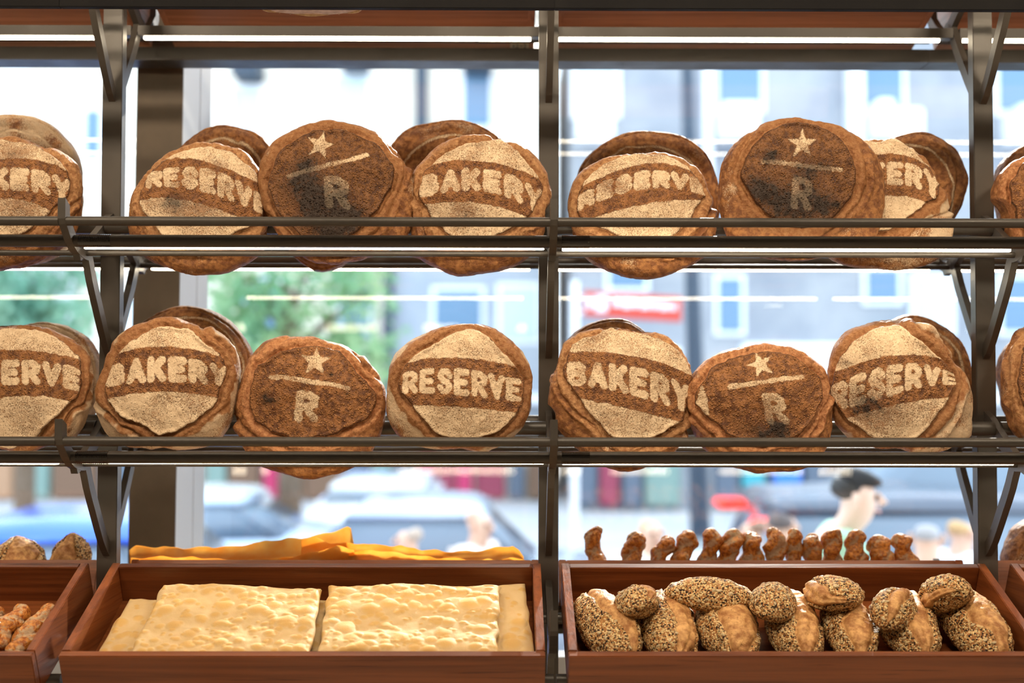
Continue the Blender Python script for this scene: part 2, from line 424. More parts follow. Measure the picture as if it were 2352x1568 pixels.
# ------------------------------------------------------------------ wooden trays
class Tray:
    def __init__(s, x0, x1, yb, zb, yf, zf, depth=.095, wt=.018):
        s.x0, s.x1 = x0, x1; s.B = np.array([0, yb, zb]); s.Fv = np.array([0, yf, zf]); d = s.Fv - s.B; s.L = np.linalg.norm(d)
        s.e = d/s.L; s.n = np.array([0, -s.e[2], s.e[1]])
        if s.n[2] < 0: s.n = -s.n
        s.depth, s.wt = depth, wt
    def P(s, x, t, h): return np.array([x, 0, 0]) + s.B + s.e*t + s.n*h
    def ray(s, px, py, h):
        """point where the sight line of a pixel meets the plane h above the rim"""
        d = rays(px, py); o = s.B + s.n*h; k = ((o - CN) @ s.n)/(d @ s.n); return CN + d*k[..., None]
    def inside(s, P, m=.0015):
        q = P - s.B; x = np.clip(P[..., 0], s.x0+s.wt+m, s.x1-s.wt-m); t = np.clip(q @ s.e, s.wt+m, s.L-s.wt-m); h = np.maximum(q @ s.n, -s.depth+.008+m)
        low = ((q @ s.n) < .02)[..., None]; o = s.B + s.e*t[..., None] + s.n*h[..., None]; o[..., 0] = x; return np.where(low, o, P)
    def board(s, name, x0, x1, t0, t1, h0, h1, mat, par, bev=.0016):
        b = MB().box(x0, x1, t0, t1, h0, h1, bev)
        b.v = [tuple(s.P(v[0], v[1], v[2])) for v in b.v]
        return b.build(name, mat, par)
    def make(s, label, cat='tray', group=None, wood=None):
        W1, W2 = wood or (M['wood'], M['woodd'])
        c = s.P((s.x0+s.x1)/2, s.L/2, -s.depth); r = empty('wooden_tray', tuple(c)); tag(r, label, cat, group)
        w = s.wt
        s.board('front_board', s.x0, s.x1, s.L-w, s.L, -s.depth, 0, W1, r)
        s.board('back_board', s.x0+w, s.x1-w, 0, w, -s.depth, 0, W1, r)
        s.board('side_board', s.x0, s.x0+w, 0, s.L-w, -s.depth, .001, W2, r)
        s.board('side_board', s.x1-w, s.x1, 0, s.L-w, -s.depth, .001, W2, r)
        s.board('base_board', s.x0+w, s.x1-w, w, s.L-w, -s.depth, -s.depth+.008, W1, r, 0)
        return r
zb, zf = at(760, 1293, -.05).z, at(700, 1507, -.357).z
TC = Tray(-.872, .080, -.05, zb, -.357, zf)
TR = Tray(.126, 1.072, -.05, zb, -.357, zf)
TL = Tray(-1.88, -.924, -.05, zb, -.357, zf)
TX = Tray(1.128, 2.08, -.05, zb, -.357, zf)
TC.make('reddish wooden tray full of pale bubbly flatbread sheets')
TR.make('reddish wooden tray full of seeded rolls')
TL.make('wooden tray cut off by the left edge of the photo, holding knobbly breadsticks')
TX.make('wooden tray at the right edge of the photo behind the last post, mostly hidden')
zbb = zb - .013
BT = []
for (x0, x1), lab in zip([(-1.88, -.93), (-.872, .080), (.126, 1.075), (1.128, 2.08)],
        ['rear wooden tray under the seeded bread tips, its top edge a thin dark line', 'rear wooden tray edge holding the curled glowing flatbreads',
         'rear wooden tray edge with a row of upright knobbly breadsticks', 'rear wooden tray at the right edge of the photo holding one brown loaf']):
    t = Tray(x0, x1, .08, zbb, .387, zbb-.132); t.make(lab); BT.append(t)
# top trays seen from below
TTS = []
for (x0, x1), lab in zip([(-1.88, -.93), (-.868, .074), (.128, 1.07), (1.13, 2.08)],
        ['underside of a wooden tray overhead at the top left corner', 'underside of the wooden tray overhead with a paper tag stuck below it',
         'underside of the wooden tray overhead, right of the middle post', 'underside of a wooden tray overhead at the top right corner']):
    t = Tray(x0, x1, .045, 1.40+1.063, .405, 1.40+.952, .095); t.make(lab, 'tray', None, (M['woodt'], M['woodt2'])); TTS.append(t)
    if x0 == -.868: TT = t
for tr_, m in [(q, False) for q in (TL, TC, TR, TX)] + [(q, True) for q in BT + TTS]:
    for f in (.16, .80):
        rr = .012; p = tr_.B + tr_.e*(tr_.L*f) + tr_.n*(-tr_.depth - rr - .0006)
        rod(tr_.x0-.02, tr_.x1+.02, p[1], p[2], rr)
# paper tag A2-3 under the top tray
d = rays(np.array([1172., 1215., 1215., 1172.]), np.array([97.5, 97.5, 112., 112.])); o = TT.B - TT.n*(TT.depth+.0009); k = ((o-CN) @ TT.n)/(d @ TT.n); PT = CN + d*k[:, None]
cT = PT.mean(0)
tg = empty('paper_tag', tuple(cT)); tag(tg, 'small beige paper tag marked A2-3 under the overhead tray', 'tag')
b = MB(); b.add([tuple(p) for p in PT] + [tuple(p + TT.n*.0007) for p in PT], [(0, 1, 2, 3), (7, 6, 5, 4), (0, 4, 5, 1), (1, 5, 6, 2), (2, 6, 7, 3), (3, 7, 4, 0)]); b.build('paper', M['paper'], tg)
GL = {'A': [[(0, 0), (.5, 1), (1, 0)], [(.2, .35), (.8, .35)]], '2': [[(0, .8), (.4, 1), (.85, .75), (0, 0), (1, 0)]], '-': [[(0, .5), (1, .5)]],
      '3': [[(0, 1), (.8, .9), (.4, .55), (.9, .3), (.5, 0), (0, .1)]]}
b = MB()
for i, ch in enumerate('A2-3'):
    for pl in GL[ch]:
        pts = []
        for u, v in pl:
            s_ = .12 + .2*i + .14*u; t_ = .78 - .56*v
            top = PT[0]*(1-s_) + PT[1]*s_; bot = PT[3]*(1-s_) + PT[2]*s_
            pts.append(tuple(top*(1-t_) + bot*t_ - TT.n*.0008))
        b.tube(pts, .0009, 6)
b.build('writing', M['ink'], tg)

# ------------------------------------------------------------------ round loaves
LET = {'R': [[(0, 0), (0, 1)], [(0, 1), (.62, 1), (.95, .86), (.95, .62), (.62, .47), (0, .47)], [(.45, .47), (1, 0)]],
       'E': [[(0, 0), (0, 1)], [(0, 1), (.95, 1)], [(0, .5), (.8, .5)], [(0, 0), (.95, 0)]],
       'S': [[(.98, .80), (.72, 1), (.28, .98), (.03, .76), (.25, .56), (.75, .44), (.97, .22), (.7, .02), (.28, 0), (0, .2)]],
       'V': [[(0, 1), (.5, 0), (1, 1)]],
       'B': [[(0, 0), (0, 1)], [(0, 1), (.6, 1), (.86, .86), (.86, .66), (.6, .53), (0, .53)], [(.6, .53), (.96, .38), (.96, .14), (.66, 0), (0, 0)]],
       'A': [[(0, 0), (.5, 1), (1, 0)], [(.2, .3), (.8, .3)]],
       'K': [[(0, 0), (0, 1)], [(.92, 1), (.05, .42)], [(.32, .6), (1, 0)]],
       'Y': [[(0, 1), (.5, .5)], [(1, 1), (.5, .5)], [(.5, .5), (.5, 0)]]}
def segd(x, y, a, b):
    ax, ay = a; bx, by = b; dx, dy = bx-ax, by-ay; t = np.clip(((x-ax)*dx + (y-ay)*dy)/(dx*dx+dy*dy+1e-9), 0, 1)
    return np.hypot(x-ax-t*dx, y-ay-t*dy)
def polyd(x, y, pts):
    """signed distance, negative inside"""
    pts = np.asarray(pts, float); d = np.full(x.shape, 1e9); ins = np.zeros(x.shape, bool); n = len(pts)
    for i in range(n):
        a, b = pts[i], pts[(i+1) % n]; d = np.minimum(d, segd(x, y, a, b))
        c = ((a[1] > y) != (b[1] > y)) & (x < (b[0]-a[0])*(y-a[1])/(b[1]-a[1]+1e-12) + a[0]); ins ^= c
    return np.where(ins, -d, d)
def chaikin(p, k=2, keep=.78):
    p = [tuple(q) for q in p]
    for _ in range(k):
        q = []
        for i in range(len(p)):
            a, b = p[i], p[(i+1) % len(p)]
            q.append((a[0]*keep+b[0]*(1-keep), a[1]*keep+b[1]*(1-keep))); q.append((a[0]*(1-keep)+b[0]*keep, a[1]*(1-keep)+b[1]*keep))
        p = q
    return p
def crv(pts, deg=3):
    pts = np.array(pts, float); m = pts[:, 0].mean(); c = np.polyfit((pts[:, 0]-m)/100, pts[:, 1], min(deg, len(pts)-1))
    x0, x1 = pts[0, 0], pts[-1, 0]
    def f(x):
        xc = np.clip(x, x0-25, x1+25); return np.polyval(c, (xc-m)/100)
    return f
def glyph(x, y, ch, u, v, w, h, hw):
    """distance in px to a letter; u,v in 0..1 (v up) across a w x h px cell"""
    X = u*w; Y = v*h; d = np.full(x.shape, 1e9)
    for pl in LET[ch]:
        for a, b in zip(pl[:-1], pl[1:]):
            A = (hw + a[0]*(w-2*hw), hw + a[1]*(h-2*hw)); B = (hw + b[0]*(w-2*hw), hw + b[1]*(h-2*hw))
            d = np.minimum(d, segd(X, Y, A, B))
    return d - hw
def text_sdf(x, y, s, xs, xe, top, bot):
    n = len(s); d = np.full(x.shape, 99.); T, Bt = top(x), bot(x); cw = (xe-xs)/n
    for i, ch in enumerate(s):
        a = xs + cw*i + cw*.03; w = cw*.95; u = (x-a)/w; h = Bt-T; v = (Bt-y)/h
        near = (u > -1) & (u < 2)
        g = glyph(x, y, ch, u, v, w, h.mean(), cw*.185)
        d = np.where(near, np.minimum(d, g), d)
    return d
def star_pts(cx, cy, r, rot):
    return [(cx + (r if k % 2 == 0 else r*.42)*math.sin(rot + k*math.pi/5), cy - (r if k % 2 == 0 else r*.42)*math.cos(rot + k*math.pi/5)) for k in range(10)]

def ring_radius(outline, c, n):
    o = np.array(outline, float) - c; th = np.arctan2(-o[:, 1], o[:, 0]); rr = np.hypot(o[:, 0], o[:, 1]); i = np.argsort(th); th, rr = th[i], rr[i]
    th = np.concatenate([th-2*np.pi, th, th+2*np.pi]); rr = np.concatenate([rr]*3)
    a = np.linspace(-np.pi, np.pi, n, endpoint=False); r = np.interp(a, th, rr)
    k = np.exp(-np.linspace(-2, 2, 19)**2); k /= k.sum()
    return a, np.convolve(np.concatenate([r[-9:], r, r[:9]]), k, 'valid')

def loaf(name, label, outline, Y, mat, tf=.078, tb=.045, tilt=.12, plaque=None, pattern=None, seed=0, group=None,
         front=True, burn=0., lump=1.0, seam=None, box=.62, NA=360, NR=120, cat='bread'):
    o = np.array(outline, float); o = o - (o - np.array([1160., 865.]))*.018; c = (o.min(0)+o.max(0))/2   # the domed face comes nearer than the rim
    a, r0 = ring_radius(outline, c, NA); NB = 44
    t = np.concatenate([np.linspace(0, 1, NR), 1 + np.linspace(0, 1, NB+1)[1:]])
    NT_ = len(t); A, Tt = np.meshgrid(a, t); rr = np.broadcast_to(r0, A.shape)
    rho = np.sin(np.clip(Tt, 0, 2)*np.pi/2); hh = np.cos(Tt*np.pi/2)
    h = np.sign(hh)*np.abs(hh)**box
    u = rho*rr*np.cos(A); v = -rho*rr*np.sin(A)
    P = atn(c[0]+u, c[1]+v, Y)
    P[..., 1] = Y - np.where(h > 0, h*tf, h*tb)
    cz = atn(c[0], c[1], Y)[2]
    P[..., 1] += tilt*(P[..., 2]-cz)
    rad = r0.mean()/F_*(Y-CN[1])
    N = np.stack([np.cos(A)*rho/rad, np.where(h > 0, -h/tf, -h/tb), np.sin(A)*rho/rad], -1); N /= np.linalg.norm(N, axis=-1)[..., None]
    off = seed*13.7
    px, py = proj(P)
    frontm = sst(1.06, .96, Tt)
    # where the skin of the top is torn from the sides
    if plaque is not None:
        pq = chaikin(plaque, 2, .87); wob = 4*vnoise(np.stack([px/28, py/28, px*0+off], -1)) + 2*vnoise(np.stack([px/9, py/9, px*0+off], -1))
        pd = polyd(px, py, pq) + wob; pd = np.where(Tt > 1.0, 70., pd)
    else:
        pd = np.full(A.shape, 70.)
    disp = .0060*lump*fbm(P*11+off, 2) + .0013*lump*fbm(P*42+off, 2) + .0007*fbm(P*160+off, 2)
    if plaque is not None:
        edge2 = 30 + 20*vnoise(np.stack([np.cos(A)*1.8, np.sin(A)*1.8, A*0+off], -1)); am = sst(-.5, .4, vnoise(np.stack([np.cos(A)*1.6, np.sin(A)*1.6, A*0+off+5], -1)))
        am2 = sst(-.35, .5, vnoise(np.stack([np.cos(A)*1.9, np.sin(A)*1.9, A*0+off+11], -1)))
        st = .0032*sst(3, -2, pd) + (.0014+.0042*am2)*np.exp(-((pd+4)/5.)**2)
        st = st - (.0045+.004*am2)*np.exp(-((pd-5)/5.)**2) + .0035*np.exp(-((pd-17)/9.)**2)
        st = st + am*(-.0080*np.exp(-((pd-edge2)/4.)**2) + .0065*np.exp(-((pd-edge2-9)/6.)**2))
        disp = disp + st*sst(1.25, 1.0, Tt)
    if seam is not None:      # side seam lines of loaves seen from behind
        for (tt, dep) in seam:
            disp = disp - dep*np.exp(-((Tt - tt - .03*vnoise(np.stack([np.cos(A)*2, np.sin(A)*2, A*0+off], -1)))/.03)**2)
    P = P + N*disp[..., None]
    # the crust rests against the rails and brackets without running through them
    sg_ = -1 if Y < PY else 1; yl = P[..., 1]; zl = P[..., 2]
    for z0 in ROWS[1:3]:
        for k_, (y, z, rr_) in enumerate(RODS + [(-.214, .268, .0085)]):
            if sg_ > 0: y, z = 2*PY - y, z + BUP
            q = np.sqrt(np.clip((rr_+(.0075 if k_ == 3 else .004))**2 - (zl-(z0+z))**2, 0, None)); on = q > 0
            if k_ == 3: lim = y + sg_*q; yl = np.where(on, (np.minimum if sg_ < 0 else np.maximum)(yl, lim), yl)
            else: yl = np.where(on, (np.maximum if sg_ < 0 else np.minimum)(yl, y - sg_*q), yl)
    P[..., 1] = yl
    xc_ = float(atn(c[0], c[1], Y)[0]); z0 = ROWS[1] if c[1] < 680 else ROWS[2]
    for xb in XP:
        soft = sst(z0+.365, z0+.47, P[..., 2])*.12; lo_, hi_ = xb-.0125+soft, xb+.0125-soft; low_ = (P[..., 2] < z0+.47)
        if xc_ < xb: P[..., 0] = np.where(low_ & (P[..., 0] > lo_), lo_, P[..., 0])
        else: P[..., 0] = np.where(low_ & (P[..., 0] < hi_), hi_, P[..., 0])
    fl = np.full(A.shape, 30.)
    bnv = burn*sst(-.2, .9, fbm(np.stack([px/60, py/60, px*0+off], -1), 3))
    px, py = proj(P)
    if pattern is not None:
        fl, bx = pattern(px, py); bnv = np.clip(bnv + bx, 0, 1)
        fl = np.maximum(fl, pd+1) if plaque is not None else fl
    bnv = np.clip(bnv, 0, 1)
    fl = np.where(Tt > 1.0, 40., fl)
    # build faces: centre vertex rings kept as tiny ring, closed at back
    n = NA; V = P.reshape(-1, 3); i = np.arange(NT_-1)[:, None]*n; j = np.arange(n)[None]; j2 = (j+1) % n
    Q = np.stack([i+j, i+n+j, i+n+j2, i+j2], -1).reshape(-1, 4)
    base = Vector((float(atn(c[0], c[1], Y)[0]), Y, float(P[..., 2].min())))
    me = npmesh(name, V, Q, dict(fl=fl, pd=pd, bn=bnv))
    ob = link(name, me, mat, None, base); tag(ob, label, cat, group); return ob

def text_pattern(word, xs, xe, up, lo, tt, tb_, burnspots=(), thick=0):
    U, L, T, B = crv(up), crv(lo), crv(tt), crv(tb_)
    def f(x, y):
        wob = 1.6*vnoise(np.stack([x/14, y/14, x*0+xs], -1))
        d = np.minimum(y - U(x), L(x) - y) + wob
        d = np.minimum(d, text_sdf(x, y, word, xs, xe, T, B) - thick + wob*.7)
        b = 0
        for (bx, by, br, s) in burnspots: b = b + s*np.exp(-((x-bx)**2 + ((y-by)*1.3)**2)/br**2)
        return d, b
    return f
def logo_pattern(star, bar, rq, burnspots=(), extra=None):
    sp = star_pts(*star)
    tl, tr, bl = map(np.array, rq)
    ex, ey = (tr-tl), (tl-bl); w, h = np.hypot(*ex), np.hypot(*ey)
    Minv = np.linalg.inv(np.stack([ex, ey], 1))
    def f(x, y):
        wob = 1.5*vnoise(np.stack([x/12, y/12, x*0+star[0]], -1))
        d = polyd(x, y, sp)
        for a, b in zip(bar[:-1], bar[1:]): d = np.minimum(d, segd(x, y, a, b) - 5.2)
        uv = np.stack([x-bl[0], y-bl[1]], -1) @ Minv.T
        d = np.minimum(d, glyph(x, y, 'R', uv[..., 0], uv[..., 1], w, h, w*.17))
        d = d + wob
        if extra is not None: d = np.minimum(d, polyd(x, y, extra) + wob*2)
        b = 0
        for (bx, by, br, s) in burnspots: b = b + s*np.exp(-((x-bx)**2 + ((y-by)*1.3)**2)/br**2)
        return d, b
    return f
G1, G2 = 'round loaves on the upper shelf', 'round loaves on the lower shelf'
# ---- upper shelf, front
loaf('round_loaf', 'floury round loaf stencilled RESERVE, first left on the upper shelf beside the brown window pillar',
     [(302, 500), (338, 405), (372, 362), (411, 338), (460, 324), (515, 335), (565, 352), (598, 395), (610, 440), (616, 497), (612, 545), (600, 587), (569, 611), (489, 633), (399, 619), (334, 587), (304, 540)],
     -0.082, M['loaf'], tf=0.068, plaque=[(321, 461), (345, 395), (400, 352), (470, 336), (540, 352), (590, 395), (606, 450), (604, 500), (573, 522), (520, 548), (440, 566), (392, 552), (370, 534)],
     pattern=text_pattern('RESERVE', 333, 622, [(345, 378), (387, 365), (435, 364), (496, 379), (557, 403), (598, 422)], [(321, 461), (387, 451), (435, 466), (508, 483), (560, 502), (600, 520)],
                          [(340, 398), (380, 385), (447, 384), (520, 400), (576, 430), (605, 450)], [(346, 432), (400, 430), (435, 434), (496, 451), (549, 468), (600, 492)],
                          [(400, 465, 38, .9), (500, 385, 22, .5), (470, 470, 30, .4)]), seed=1, group=G1)
loaf('round_loaf', 'dark scorched round loaf with flour star, bar and R, left half of upper shelf',
     [(601, 395), (614, 341), (636, 318), (668, 303), (744, 285), (821, 290), (878, 315), (924, 368), (947, 410), (955, 475), (945, 530), (925, 562), (897, 578), (850, 592), (802, 598), (730, 594), (675, 577), (640, 550), (618, 505), (606, 450)],
     -0.108, M['loafd'], tf=0.062, plaque=[(616, 420), (640, 350), (700, 305), (790, 297), (866, 330), (905, 385), (900, 430), (878, 466), (820, 535), (760, 560), (700, 545), (640, 490)],
     pattern=logo_pattern((736, 333, 34, .25), [(662, 405), (700, 393), (767, 376), (842, 356)], [(742, 402), (800, 406), (748, 478)],
                          [(700, 430, 60, .8), (760, 470, 60, .7), (700, 380, 40, .5), (820, 500, 50, .6), (880, 330, 25, .7), (750, 530, 60, .7)]), seed=2, group=G1, burn=.35, lump=1.3)
loaf('round_loaf', 'round loaf stencilled BAKERY with brown score ring, left of middle post, upper shelf',
     [(945, 405), (962, 381), (998, 340), (1042, 318), (1088, 307), (1143, 317), (1192, 333), (1233, 367), (1255, 410), (1258, 466), (1252, 534), (1216, 590), (1168, 621), (1102, 628), (1010, 616), (950, 588), (943, 545), (943, 470)],
     -0.085, M['loaf'], tf=0.07, plaque=[(963, 452), (975, 400), (1005, 368), (1062, 334), (1148, 321), (1190, 352), (1225, 395), (1246, 430), (1222, 485), (1203, 500), (1150, 538), (1090, 560), (1030, 540), (992, 500)],
     pattern=text_pattern('BAKERY', 962, 1252, [(1000, 376), (1059, 368), (1095, 369), (1156, 379), (1204, 393), (1231, 407)], [(971, 471), (1022, 463), (1083, 465), (1143, 474), (1206, 496)],
                          [(968, 408), (985, 397), (1037, 388), (1119, 391), (1180, 400), (1228, 428)], [(964, 456), (1034, 441), (1107, 439), (1168, 456), (1221, 484)],
                          [(1070, 490, 40, .55), (980, 480, 25, .5)]), seed=3, group=G1)
loaf('round_loaf', 'round loaf with RESERVE rising in an arc, right of the middle post, upper shelf',
     [(1307, 497), (1319, 430), (1338, 396), (1370, 371), (1426, 353), (1496, 347), (1556, 359), (1602, 391), (1624, 439), (1639, 478), (1641, 534), (1615, 590), (1552, 626), (1440, 637), (1382, 616), (1343, 588), (1314, 540)],
     -0.085, M['loaf'], tf=0.07, plaque=[(1322, 480), (1328, 445), (1345, 410), (1400, 368), (1470, 352), (1540, 362), (1585, 388), (1612, 425), (1622, 452), (1612, 462), (1580, 505), (1547, 540), (1480, 560), (1411, 540), (1375, 519), (1330, 500)],
     pattern=text_pattern('RESERVE', 1325, 1626, [(1336, 430), (1370, 412), (1406, 396), (1484, 376), (1557, 381), (1595, 396)], [(1335, 512), (1375, 497), (1435, 478), (1508, 464), (1560, 460), (1612, 460)],
                          [(1326, 451), (1367, 425), (1445, 398), (1496, 391), (1576, 398), (1617, 415)], [(1336, 483), (1401, 454), (1460, 439), (1532, 434), (1574, 436), (1615, 449)],
                          [(1400, 425, 25, .4), (1500, 445, 25, .5)]), seed=4, group=G1)
loaf('round_loaf', 'tallest dark round loaf with flour star, bar and R, right half of the upper shelf',
     [(1652, 420), (1660, 375), (1690, 325), (1730, 297), (1785, 275), (1850, 270), (1914, 288), (1978, 320), (2015, 371), (2029, 426), (2025, 500), (2006, 540), (1985, 562), (1940, 582), (1880, 590), (1776, 590), (1718, 576), (1675, 545), (1653, 490)],
     -0.124, M['loafd'], tf=0.06, tb=.03, plaque=[(1698, 403), (1722, 345), (1760, 305), (1815, 282), (1868, 283), (1925, 318), (1955, 360), (1962, 410), (1955, 455), (1914, 500), (1840, 520), (1767, 500), (1725, 450)],
     pattern=logo_pattern((1843, 330, 34, .0), [(1752, 371), (1800, 374), (1845, 381), (1932, 390)], [(1820, 403), (1869, 410), (1815, 478)],
                          [(1740, 430, 45, .9), (1800, 470, 60, .8), (1880, 470, 60, .7), (1840, 385, 45, .5), (1770, 360, 25, .6), (1900, 385, 30, .5)]), seed=5, group=G1, burn=.3, lump=1.4)
loaf('round_loaf', 'round loaf stencilled BAKERY, its first letters hidden behind the tallest dark loaf',
     [(1888, 470), (1905, 400), (1945, 340), (1988, 318), (2052, 320), (2098, 334), (2135, 366), (2158, 417), (2172, 463), (2181, 500), (2181, 540), (2153, 591), (2110, 615), (2064, 622), (1990, 617), (1900, 591), (1888, 540)],
     -0.066, M['loaff'], tf=0.05, plaque=[(1900, 460), (1920, 385), (1975, 325), (2052, 322), (2100, 345), (2138, 385), (2158, 425), (2150, 455), (2128, 466), (2080, 505), (2040, 530), (1985, 520), (1930, 500)],
     pattern=text_pattern('BAKERY', 1908, 2162, [(1960, 352), (2016, 353), (2072, 357), (2120, 372), (2140, 389)], [(1930, 452), (2033, 450), (2072, 450), (2125, 464)],
                          [(1920, 378), (2040, 371), (2072, 373), (2120, 383), (2150, 400)], [(1920, 428), (2040, 425), (2072, 426), (2110, 434), (2145, 455)],
                          [(2060, 440, 30, .4)]), seed=6, group=G1)
loaf('round_loaf', 'split unstencilled loaf cut off by the right edge of the photo, upper shelf',
     [(2283, 462), (2293, 416), (2315, 386), (2352, 362), (2410, 350), (2480, 365), (2560, 420), (2590, 480), (2570, 560), (2500, 610), (2400, 610), (2320, 570), (2292, 505)],
     -0.085, M['loafo'], tf=0.07, plaque=[(2345, 380), (2400, 365), (2470, 380), (2540, 440), (2550, 500), (2470, 560), (2380, 560), (2325, 500), (2320, 430)], seed=7, group=G1, burn=.1)
loaf('round_loaf', 'round loaf at the left edge of the photo on the upper shelf, letters KERY showing',
     [(-145, 470), (-120, 400), (-60, 335), (0, 312), (37, 315), (87, 337), (139, 354), (169, 384), (179, 424), (184, 474), (176, 530), (150, 565), (117, 588), (75, 612), (25, 619), (-50, 612), (-120, 570)],
     -0.085, M['loaf'], tf=0.07, plaque=[(-130, 460), (-80, 370), (0, 322), (60, 328), (110, 352), (145, 385), (163, 420), (160, 450), (114, 486), (60, 535), (-20, 545), (-90, 520)],
     pattern=text_pattern('BAKERY', -122, 166, [(-60, 372), (0, 367), (50, 362), (99, 372), (139, 384)], [(-60, 462), (0, 456), (45, 457), (87, 469), (114, 484)],
                          [(-60, 390), (20, 384), (60, 385), (110, 396), (155, 412)], [(-60, 440), (20, 437), (60, 439), (110, 450), (145, 462)],
                          [(30, 360, 30, .5), (40, 470, 50, .4)]), seed=8, group=G1, lump=1.2)
# ---- upper shelf, behind
def back(lab, out, Y, mat, seed, g, seam=((.60, .004), (.83, .005)), burn=.3, **k):
    def pat(x, y):
        o_ = np.array(out, float); c = (o_.min(0)+o_.max(0))/2
        s_ = (o_.max(0)-o_.min(0))/2; q = np.hypot((x-c[0])/s_[0], (y-c[1])/s_[1])
        d = np.abs(q-.83-.03*vnoise(np.stack([x/30, y/30, x*0+seed], -1)))*s_[0] - 2.5
        return d, burn*sst(.75, .6, q)
    return loaf('round_loaf', lab, out, Y, mat, tf=.062, tb=.06, tilt=-.06, seed=seed, group=g, seam=seam, pattern=pat, NA=240, NR=70, **k)
GB1, GB2 = 'loaves standing behind on the upper rear shelf', 'loaves standing behind on the lower rear shelf'
back('smooth orange loaf back peeking behind the leftmost full RESERVE loaf, upper shelf', [(400, 400), (417, 340), (460, 308), (527, 293), (581, 302), (612, 325), (632, 365), (640, 440), (630, 530), (580, 590), (500, 608), (430, 590), (395, 520)], .13, M['loafo'], 21, GB1, burn=.0)
back('wide dark brown loaf back peeking behind the BAKERY loaf, left of the middle post', [(885, 400), (901, 337), (936, 303), (1012, 286), (1089, 286), (1135, 310), (1175, 370), (1180, 450), (1165, 540), (1100, 590), (1000, 600), (920, 570), (885, 490)], .13, M['loaf'], 22, GB1, burn=.5)
back('brown loaf rim showing all round the top of the arced RESERVE loaf', [(1312, 450), (1334, 386), (1382, 335), (1431, 316), (1508, 310), (1557, 312), (1600, 333), (1632, 374), (1648, 415), (1650, 478), (1630, 550), (1570, 595), (1480, 605), (1390, 590), (1325, 530)], .115, M['loaf'], 23, GB1, burn=.1)
back('dark brown loaf back peeking at the far right behind the partly hidden BAKERY loaf', [(1960, 450), (1975, 370), (2045, 318), (2086, 307), (2120, 311), (2169, 333), (2203, 369), (2213, 406), (2208, 442), (2186, 505), (2140, 560), (2060, 590), (1990, 540)], .12, M['loaf'], 24, GB1, burn=.75)
back('loaf peeking behind the leftmost cut off KERY loaf, upper shelf', [(-140, 400), (-90, 310), (0, 272), (37, 270), (87, 274), (119, 287), (154, 317), (174, 344), (184, 387), (185, 429), (183, 500), (150, 570), (60, 600), (-60, 590), (-130, 500)], .125, M['loaff'], 25, GB1, burn=.6)
back('shiny loaf behind the split loaf at the right edge, upper shelf', [(2288, 450), (2293, 394), (2315, 357), (2347, 335), (2420, 320), (2500, 350), (2540, 430), (2520, 530), (2440, 590), (2350, 570), (2300, 520)], .12, M['loaf'], 26, GB1, burn=.1)
back('loaf hidden behind the scorched star loaf, only its bottom edge visible below the rails', [(650, 420), (680, 370), (760, 350), (830, 375), (870, 430), (860, 530), (810, 595), (745, 624), (680, 600), (650, 530)], .10, M['loafo'], 27, GB1, burn=.1)
# ---- lower shelf, front
loaf('round_loaf', 'floury round loaf cut by the left photo edge, lower shelf, letters SERVE showing',
     [(-140, 900), (-125, 820), (-80, 765), (0, 748), (39, 745), (105, 755), (146, 776), (183, 802), (206, 828), (214, 860), (207, 912), (201, 951), (183, 1001), (120, 1020), (0, 1026), (-90, 1010), (-132, 960)],
     -0.085, M['loaff'], tf=0.072, plaque=[(-135, 850), (-90, 780), (0, 750), (90, 760), (150, 785), (186, 822), (190, 880), (175, 915), (159, 922), (84, 1001), (30, 1030), (-60, 1020), (-120, 930)],
     pattern=text_pattern('RESERVE', -140, 189, [(-80, 812), (0, 805), (65, 804), (131, 814), (188, 826)], [(-90, 915), (0, 913), (78, 909), (157, 921)],
                          [(-80, 832), (20, 826), (80, 826), (130, 833), (185, 848)], [(-80, 888), (20, 884), (80, 884), (140, 890), (185, 900)],
                          [(90, 940, 30, .35)]), seed=9, group=G2)
loaf('round_loaf', 'floury round loaf stencilled BAKERY standing in front of the left post, lower shelf',
     [(222, 894), (246, 847), (261, 795), (288, 761), (327, 743), (379, 733), (418, 739), (457, 755), (497, 763), (528, 789), (546, 821), (549, 873), (539, 938), (523, 985), (490, 1016), (380, 1026), (290, 1018), (253, 998), (235, 965), (222, 925)],
     -0.095, M['loaff'], tf=0.07, plaque=[(243, 880), (262, 825), (300, 779), (366, 753), (431, 754), (457, 774), (507, 819), (520, 860), (495, 928), (444, 967), (400, 992), (366, 998), (277, 951), (251, 918)],
     pattern=text_pattern('BAKERY', 241, 527, [(269, 813), (314, 800), (379, 796), (444, 802), (507, 819)], [(251, 916), (314, 903), (379, 900), (444, 903), (494, 912)],
                          [(260, 838), (277, 831), (327, 819), (379, 818), (444, 823), (518, 842)], [(246, 889), (314, 881), (379, 877), (470, 882), (520, 890)],
                          [(485, 862, 22, .5), (440, 935, 25, .3)]), seed=10, group=G2)
